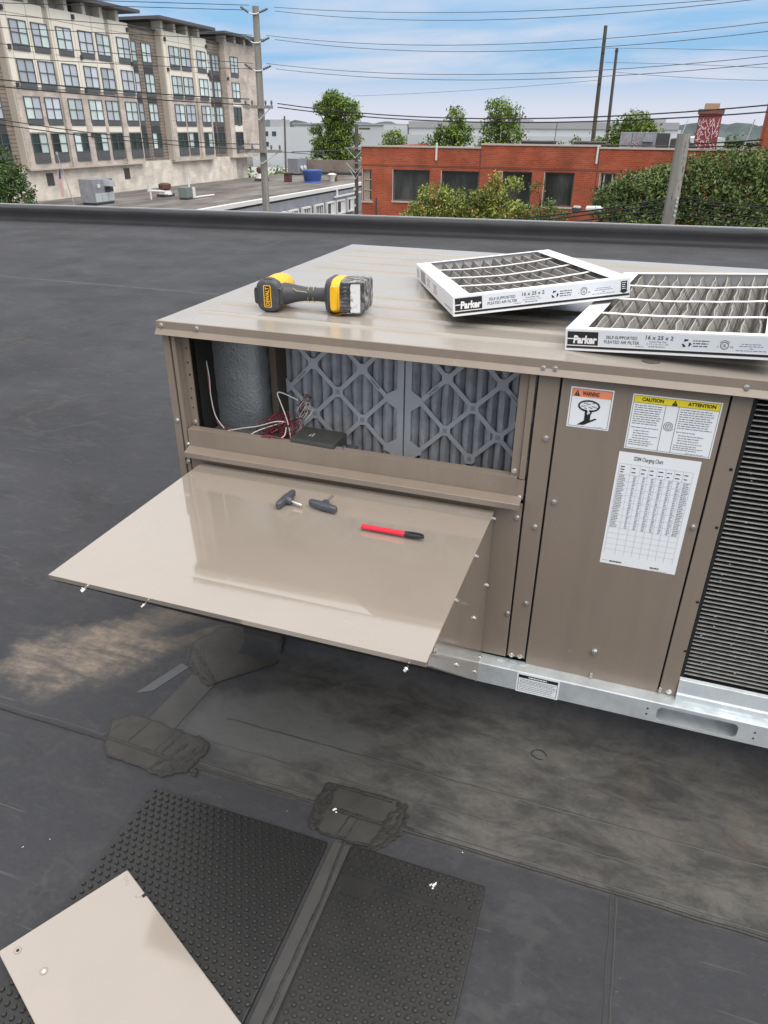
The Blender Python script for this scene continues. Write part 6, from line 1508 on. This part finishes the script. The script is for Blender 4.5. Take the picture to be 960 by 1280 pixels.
    pole('antenna_mast', 'thin pale mast right of the graffiti chimney', (6.6, 60, 0), (7.0, 60, 2.1), .05, .035, conc)
    pole('antenna_mast', 'thin mast between the two middle roofline trees', (-10.3, 90, -2), (-10.1, 90, 2.1), .05, .035, pole_dark)
poles()

# ---- wires
def wires_():
    def wire(name, label, A, B, sag, r, mat, group, n=14):
        A, B = Vector(A), Vector(B)
        m = MB(); m.tube([A.lerp(B, k / n) - Vector((0, 0, 4 * sag * (k / n) * (1 - k / n))) for k in range(n + 1)], r, 5); o = m.build(name, mat, None, smooth=True)
        return tag(o, label, 'wire', group)
    G1 = 'wires strung right from the insulator arms'
    for wi, (a, b, s) in enumerate((([-12.39, 25.71, 5.04], [3.26, 20.47, 4.16], .248), ([-12.35, 25.73, 4.93], [3.27, 20.48, 4.13], .365), ([-12.68, 25.61, 4.22], [3.39, 20.52, 3.67], .388), ([-12.4, 25.71, 4.1], [3.44, 20.54, 3.49], .403), ([-12.74, 25.59, 3.38], [3.57, 20.58, 3.0], .377), ([-12.42, 25.7, 3.22], [3.61, 20.59, 2.85], .362))):
        wire('power_line', ('upper wire of the top pair strung right from the insulator pole', 'lower wire of the top pair strung right from the insulator pole', 'upper wire of the middle pair strung right from the insulator pole', 'lower wire of the middle pair strung right from the insulator pole', 'upper wire of the bottom pair strung right from the insulator pole', 'lower wire of the bottom pair strung right from the insulator pole')[wi], a, b, s, .0085, cable_th, G1)
    for wi, (a, b, s) in enumerate((([-13.2, 25.44, 5.09], [-17.27, 17.72, 4.48], 0), ([-13.27, 25.42, 4.95], [-17.31, 17.7, 4.36], 0), ([-13.16, 25.45, 4.22], [-17.36, 17.68, 4.12], .017), ([-13.1, 25.47, 4.08], [-17.44, 17.66, 3.8], .009), ([-13.2, 25.44, 3.38], [-17.54, 17.63, 3.43], .018), ([-13.16, 25.45, 3.21], [-17.62, 17.6, 3.1], .043))):
        wire('power_line', ('upper wire of the top pair strung left from the insulator pole', 'lower wire of the top pair strung left from the insulator pole', 'upper wire of the middle pair strung left across the apartments', 'lower wire of the middle pair strung left across the apartments', 'upper wire of the bottom pair strung left across the apartments', 'lower wire of the bottom pair strung left across the apartments')[wi], a, b, s, .010, cable, 'wires strung left from the insulator arms')
    for wi, (a, b, s) in enumerate((([-12.44, 25.7, 2.14], [3.84, 20.67, 1.99], .407), ([-12.44, 25.7, 2.02], [3.88, 20.68, 1.84], .368))):
        wire('service_cable', ('upper of two thick dark cables running right past the treetops', 'lower of two thick dark cables running right past the treetops')[wi], a, b, s, .017, cable, 'thick cables on the upper crossarm')
    for wi, (a, b, s) in enumerate((([-13.4, 25.37, 2.27], [-17.75, 17.56, 2.57], .064), ([-13.41, 25.37, 2.09], [-17.79, 17.54, 2.39], .055))):
        wire('service_cable', ('upper of two thick dark cables crossing the apartment windows from the crossarm', 'lower of two thick dark cables crossing the apartment windows from the crossarm')[wi], a, b, s, .017, cable, 'thick cables crossing the apartment windows')
    for wi, (a, b, s) in enumerate((([-13.14, 25.46, .81], [-17.99, 17.47, 1.58], .172), ([-13.15, 25.45, .63], [-18.02, 17.46, 1.45], .137))):
        wire('service_cable', ('upper of two cables sagging left across the lowest apartment windows', 'lower of two cables sagging left across the lowest apartment windows')[wi], a, b, s, .014, cable, 'cables on the lower crossarm')
    for wi, (a, b, s) in enumerate((([-12.02, 25.84, .56], [-20.8, 55.6, -.04], .032), ([-13.44, 25.36, .65], [-20.81, 55.59, -.48], .083))):
        wire('service_cable', ('upper cable from the lower crossarm to the pole by the brick corner', 'lower cable from the lower crossarm to the pole by the brick corner')[wi], a, b, s, .016, cable, 'cables between the two left poles')
    for wi, (a, b, s) in enumerate((([1.62, 15.69, .17], [3.44, 14.2, .13], .013), ([1.63, 15.69, .11], [3.46, 14.2, .05], .001), ([1.64, 15.7, .03], [3.48, 14.21, -.04], .033), ([1.66, 15.7, -.06], [3.51, 14.22, -.15], .021), ([1.68, 15.71, -.15], [3.54, 14.23, -.25], .03))):
        wire('telecom_cable', ('uppermost of the five black cables right of the thick grey pole', 'second highest of the five black cables right of the thick grey pole', 'middle of the five black cables right of the thick grey pole', 'second lowest of the five black cables right of the thick grey pole', 'lowest of the five black cables right of the thick grey pole')[wi], a, b, s, .013, cable, 'cables right of the thick pole')
    for wi, (a, b, s) in enumerate((([1.54, 15.66, .18], [-5.57, 19.58, -.97], .177), ([1.55, 15.67, .09], [-5.56, 19.59, -1.07], .162), ([1.57, 15.67, 0], [-5.56, 19.59, -1.14], .199), ([1.59, 15.68, -.09], [-3.07, 18.32, -.93], .146))):
        wire('telecom_cable', ('uppermost of the four black cables left of the thick grey pole', 'second highest of the four black cables left of the thick grey pole', 'third highest of the four black cables left of the thick grey pole', 'lowest of the four black cables left of the thick grey pole')[wi], a, b, s, .016, cable, 'cables left of the thick pole')
    for a, b, s, lab in (([-4.87, 75.8, 7.76], [8.58, 64.53, 6.39], -.03, 'faint wire right from the taller bare pole, uppermost'), ([-4.71, 75.86, 6.68], [8.86, 64.63, 5.33], -.06, 'faint wire right from the taller bare pole, below the uppermost'), ([-4.99, 75.76, 5.34], [-31.64, 82.54, 4.42], .16, 'faint wire running left from the taller bare pole'), ([-3.72, 76.2, 5.96], [9.05, 64.69, 4.6], .13, 'faint wire running right from the shorter bare pole')):
        wire('power_line', lab, a, b, s, .016, cable_th, None)
    for wi, (a, b, s) in enumerate((([2.33, 46.56, .72], [7.02, 42.88, 1.12], .042), ([2.36, 46.57, .56], [7.08, 42.9, .87], .036))):
        wire('service_cable', ('upper of two thick black cables below the graffiti chimney', 'lower of two thick black cables below the graffiti chimney')[wi], a, b, s, .035, cable, 'cables by the graffiti chimney')
    # splice boxes hung on the cables
    root = thing('splice_case', 'white cylindrical splice case hung on the cables before the brick wall', 'splice box', (-.55, 16.75, -.30))
    A, B = Vector((.02, 16.58, -.185)), Vector((-.30, 16.72, -.205)); d = (B - A).normalized()
    m = MB(); m.tube([A, A + d * .015, B - d * .015, B], [.045, .062, .062, .045], 14); body = m.build('body', white_paint, root, smooth=True)
    m = MB(); m.tube([A - d * .10, A], [.015, .03], 8); m.build('end_seal', white_paint, body)
    m = MB(); m.box((-.005, -.066, .01), (.005, .066, .068), Matrix.Translation(A.lerp(B, .35))); m.build('clamp', galv, body); 
    root = thing('cable_box', 'small black splice box with pale clamps left of the white case', 'splice box', (-.55, 16.85, -.27))
    C = Vector((-.52, 16.85, -.24)); m = MB(); m.box((-.11, -.05, -.055), (.11, .05, .04), Matrix.Translation(C) @ Matrix.Rotation(-.4, 4, 'Z')); bx = m.build('box', apt_dark, root, bevel=.01)
    for k in (-.06, .0, .05):
        m = MB(); m.box((k - .012, -.055, .035), (k + .012, .055, .075), Matrix.Translation(C) @ Matrix.Rotation(-.4, 4, 'Z')); m.build('clamp', white_paint, bx)
wires_()

# ---- far distance
def far():
    def box_thing(name, label, parts, cat='building'):
        a = parts[0][1]; root = thing(name, label, cat, ((a[0] + a[3]) / 2, (a[1] + a[4]) / 2, GZ))
        for nm, (x0, y0, z0, x1, y1, z1), mat in parts:
            m = MB(); m.box((x0, y0, z0), (x1, y1, z1)); m.build(nm, mat, root)
    box_thing('distribution_hall', 'very long white hall on the horizon behind the brick building', [('wall', (-101, 325, GZ, 24, 420, -1.0), white_wall), ('upper_wall', (-101, 327, -1.0, 8, 420, 1.6), white_wall), ('parapet_band', (-101, 326.5, 1.6, 7, 420, 4.0), pale_wall), ('roof_unit', (-8, 340, 4.0, 2, 350, 5.6), pale_wall), ('roof_unit', (-60, 340, 4.0, -52, 350, 5.0), pale_wall)])
    box_thing('storage_hall', 'low white hall left of the longest hall behind the tall tree', [('wall', (-140, 296, GZ, -101.5, 360, 2.3), white_wall), ('roof_edge', (-140.5, 295.5, 2.31, -101.6, 360, 2.9), pale_wall)])
    box_thing('white_building', 'white block with small windows just right of the apartment end', [('wall', (-96, 178, GZ, -87.6, 200, 1.4), white_wall), ('penthouse', (-91.5, 180, 1.4, -89, 186, 3.0), pale_wall), ('window', (-94.5, 177.9, -.6, -93.4, 178, .4), glass_dark), ('window', (-92.3, 177.9, -.6, -91.2, 178, .4), glass_dark), ('window', (-90.1, 177.9, -.6, -89.0, 178, .4), glass_dark), ('window', (-94.5, 177.9, -2.9, -93.4, 178, -1.9), glass_dark), ('window', (-92.3, 177.9, -2.9, -91.2, 178, -1.9), glass_dark)])
    box_thing('grey_factory', 'dark grey roofed plant far off left of the tall tree', [('wall', (-150, 330, GZ, -118, 350, -1.0), pale_wall), ('roof', (-151, 329, -1.0, -117, 351, 1.1), M('slate', (.10, .11, .13), .8)), ('annex', (-165, 320, GZ, -150.5, 340, -2.6), white_wall)])
    box_thing('low_shed', 'long brown low shed beyond the pale road', [('wall', (-100, 215, GZ, -72, 225, -4.3), M('shed_brown', (.16, .13, .115), .9)), ('roof', (-100.5, 214.5, -4.3, -71.5, 225.5, -4.0), conc)])
    box_thing('white_trailer', 'white trailer parked beyond the pale road left of the tall tree', [('body', (-74.5, 168, -6.4, -63, 171, -4.6), white_wall), ('chassis', (-74, 168.3, -7.0, -63.5, 170.7, -6.41), apt_dark)], 'trailer')
    m = MB(); m.prism([(-160, 118), (-25, 118), (-25, 176), (-160, 176)], 'z', GZ, GZ + .02); struct(m.build('road', conc))
    m = MB(); rg = random.Random(77); n = 220
    for layer, (y, h0, x0, x1) in enumerate(((900, 3.0, -900, 700), (520, -5.5, -420, 250))):
        top = []; xs = np.linspace(x0, x1, n)
        for i, x in enumerate(xs): top.append(h0 + 3.0 * math.sin(x * .011 + layer) + 2.2 * math.sin(x * .037) + rg.uniform(0, 3.2))
        vs = []
        for x, t in zip(xs, top): vs += [(x, y, GZ - 1), (x, y - 12, t * .4 + GZ * .6), (x, y, t), (x, y + 60, GZ)]
        fs = []
        for i in range(n - 1):
            for k in range(3): fs.append((i * 4 + k, (i + 1) * 4 + k, (i + 1) * 4 + k + 1, i * 4 + k + 1))
        m.add(vs, fs)
    struct(m.build('wooded_hills', hill_m, None, fix=False))
    m = MB(); leaf = leaf_cloud([(x, y + rg.uniform(-3, 3), -6.3 + rg.uniform(0, 1), 3, 2, 1.3) for x, y in ((-64, 112), (-58, 113), (-54, 114), (-52.5, 108), (-70, 112), (-62, 178), (-80, 178), (-88, 205), (-66, 205))], 2600, .3, L_dark, 55)
    o = leaf.build('roadside_hedge', L_dark, None, fix=False); stuff(o); tag(o, 'low green hedge growth along the pale road behind the grey roof', 'hedge')
far()
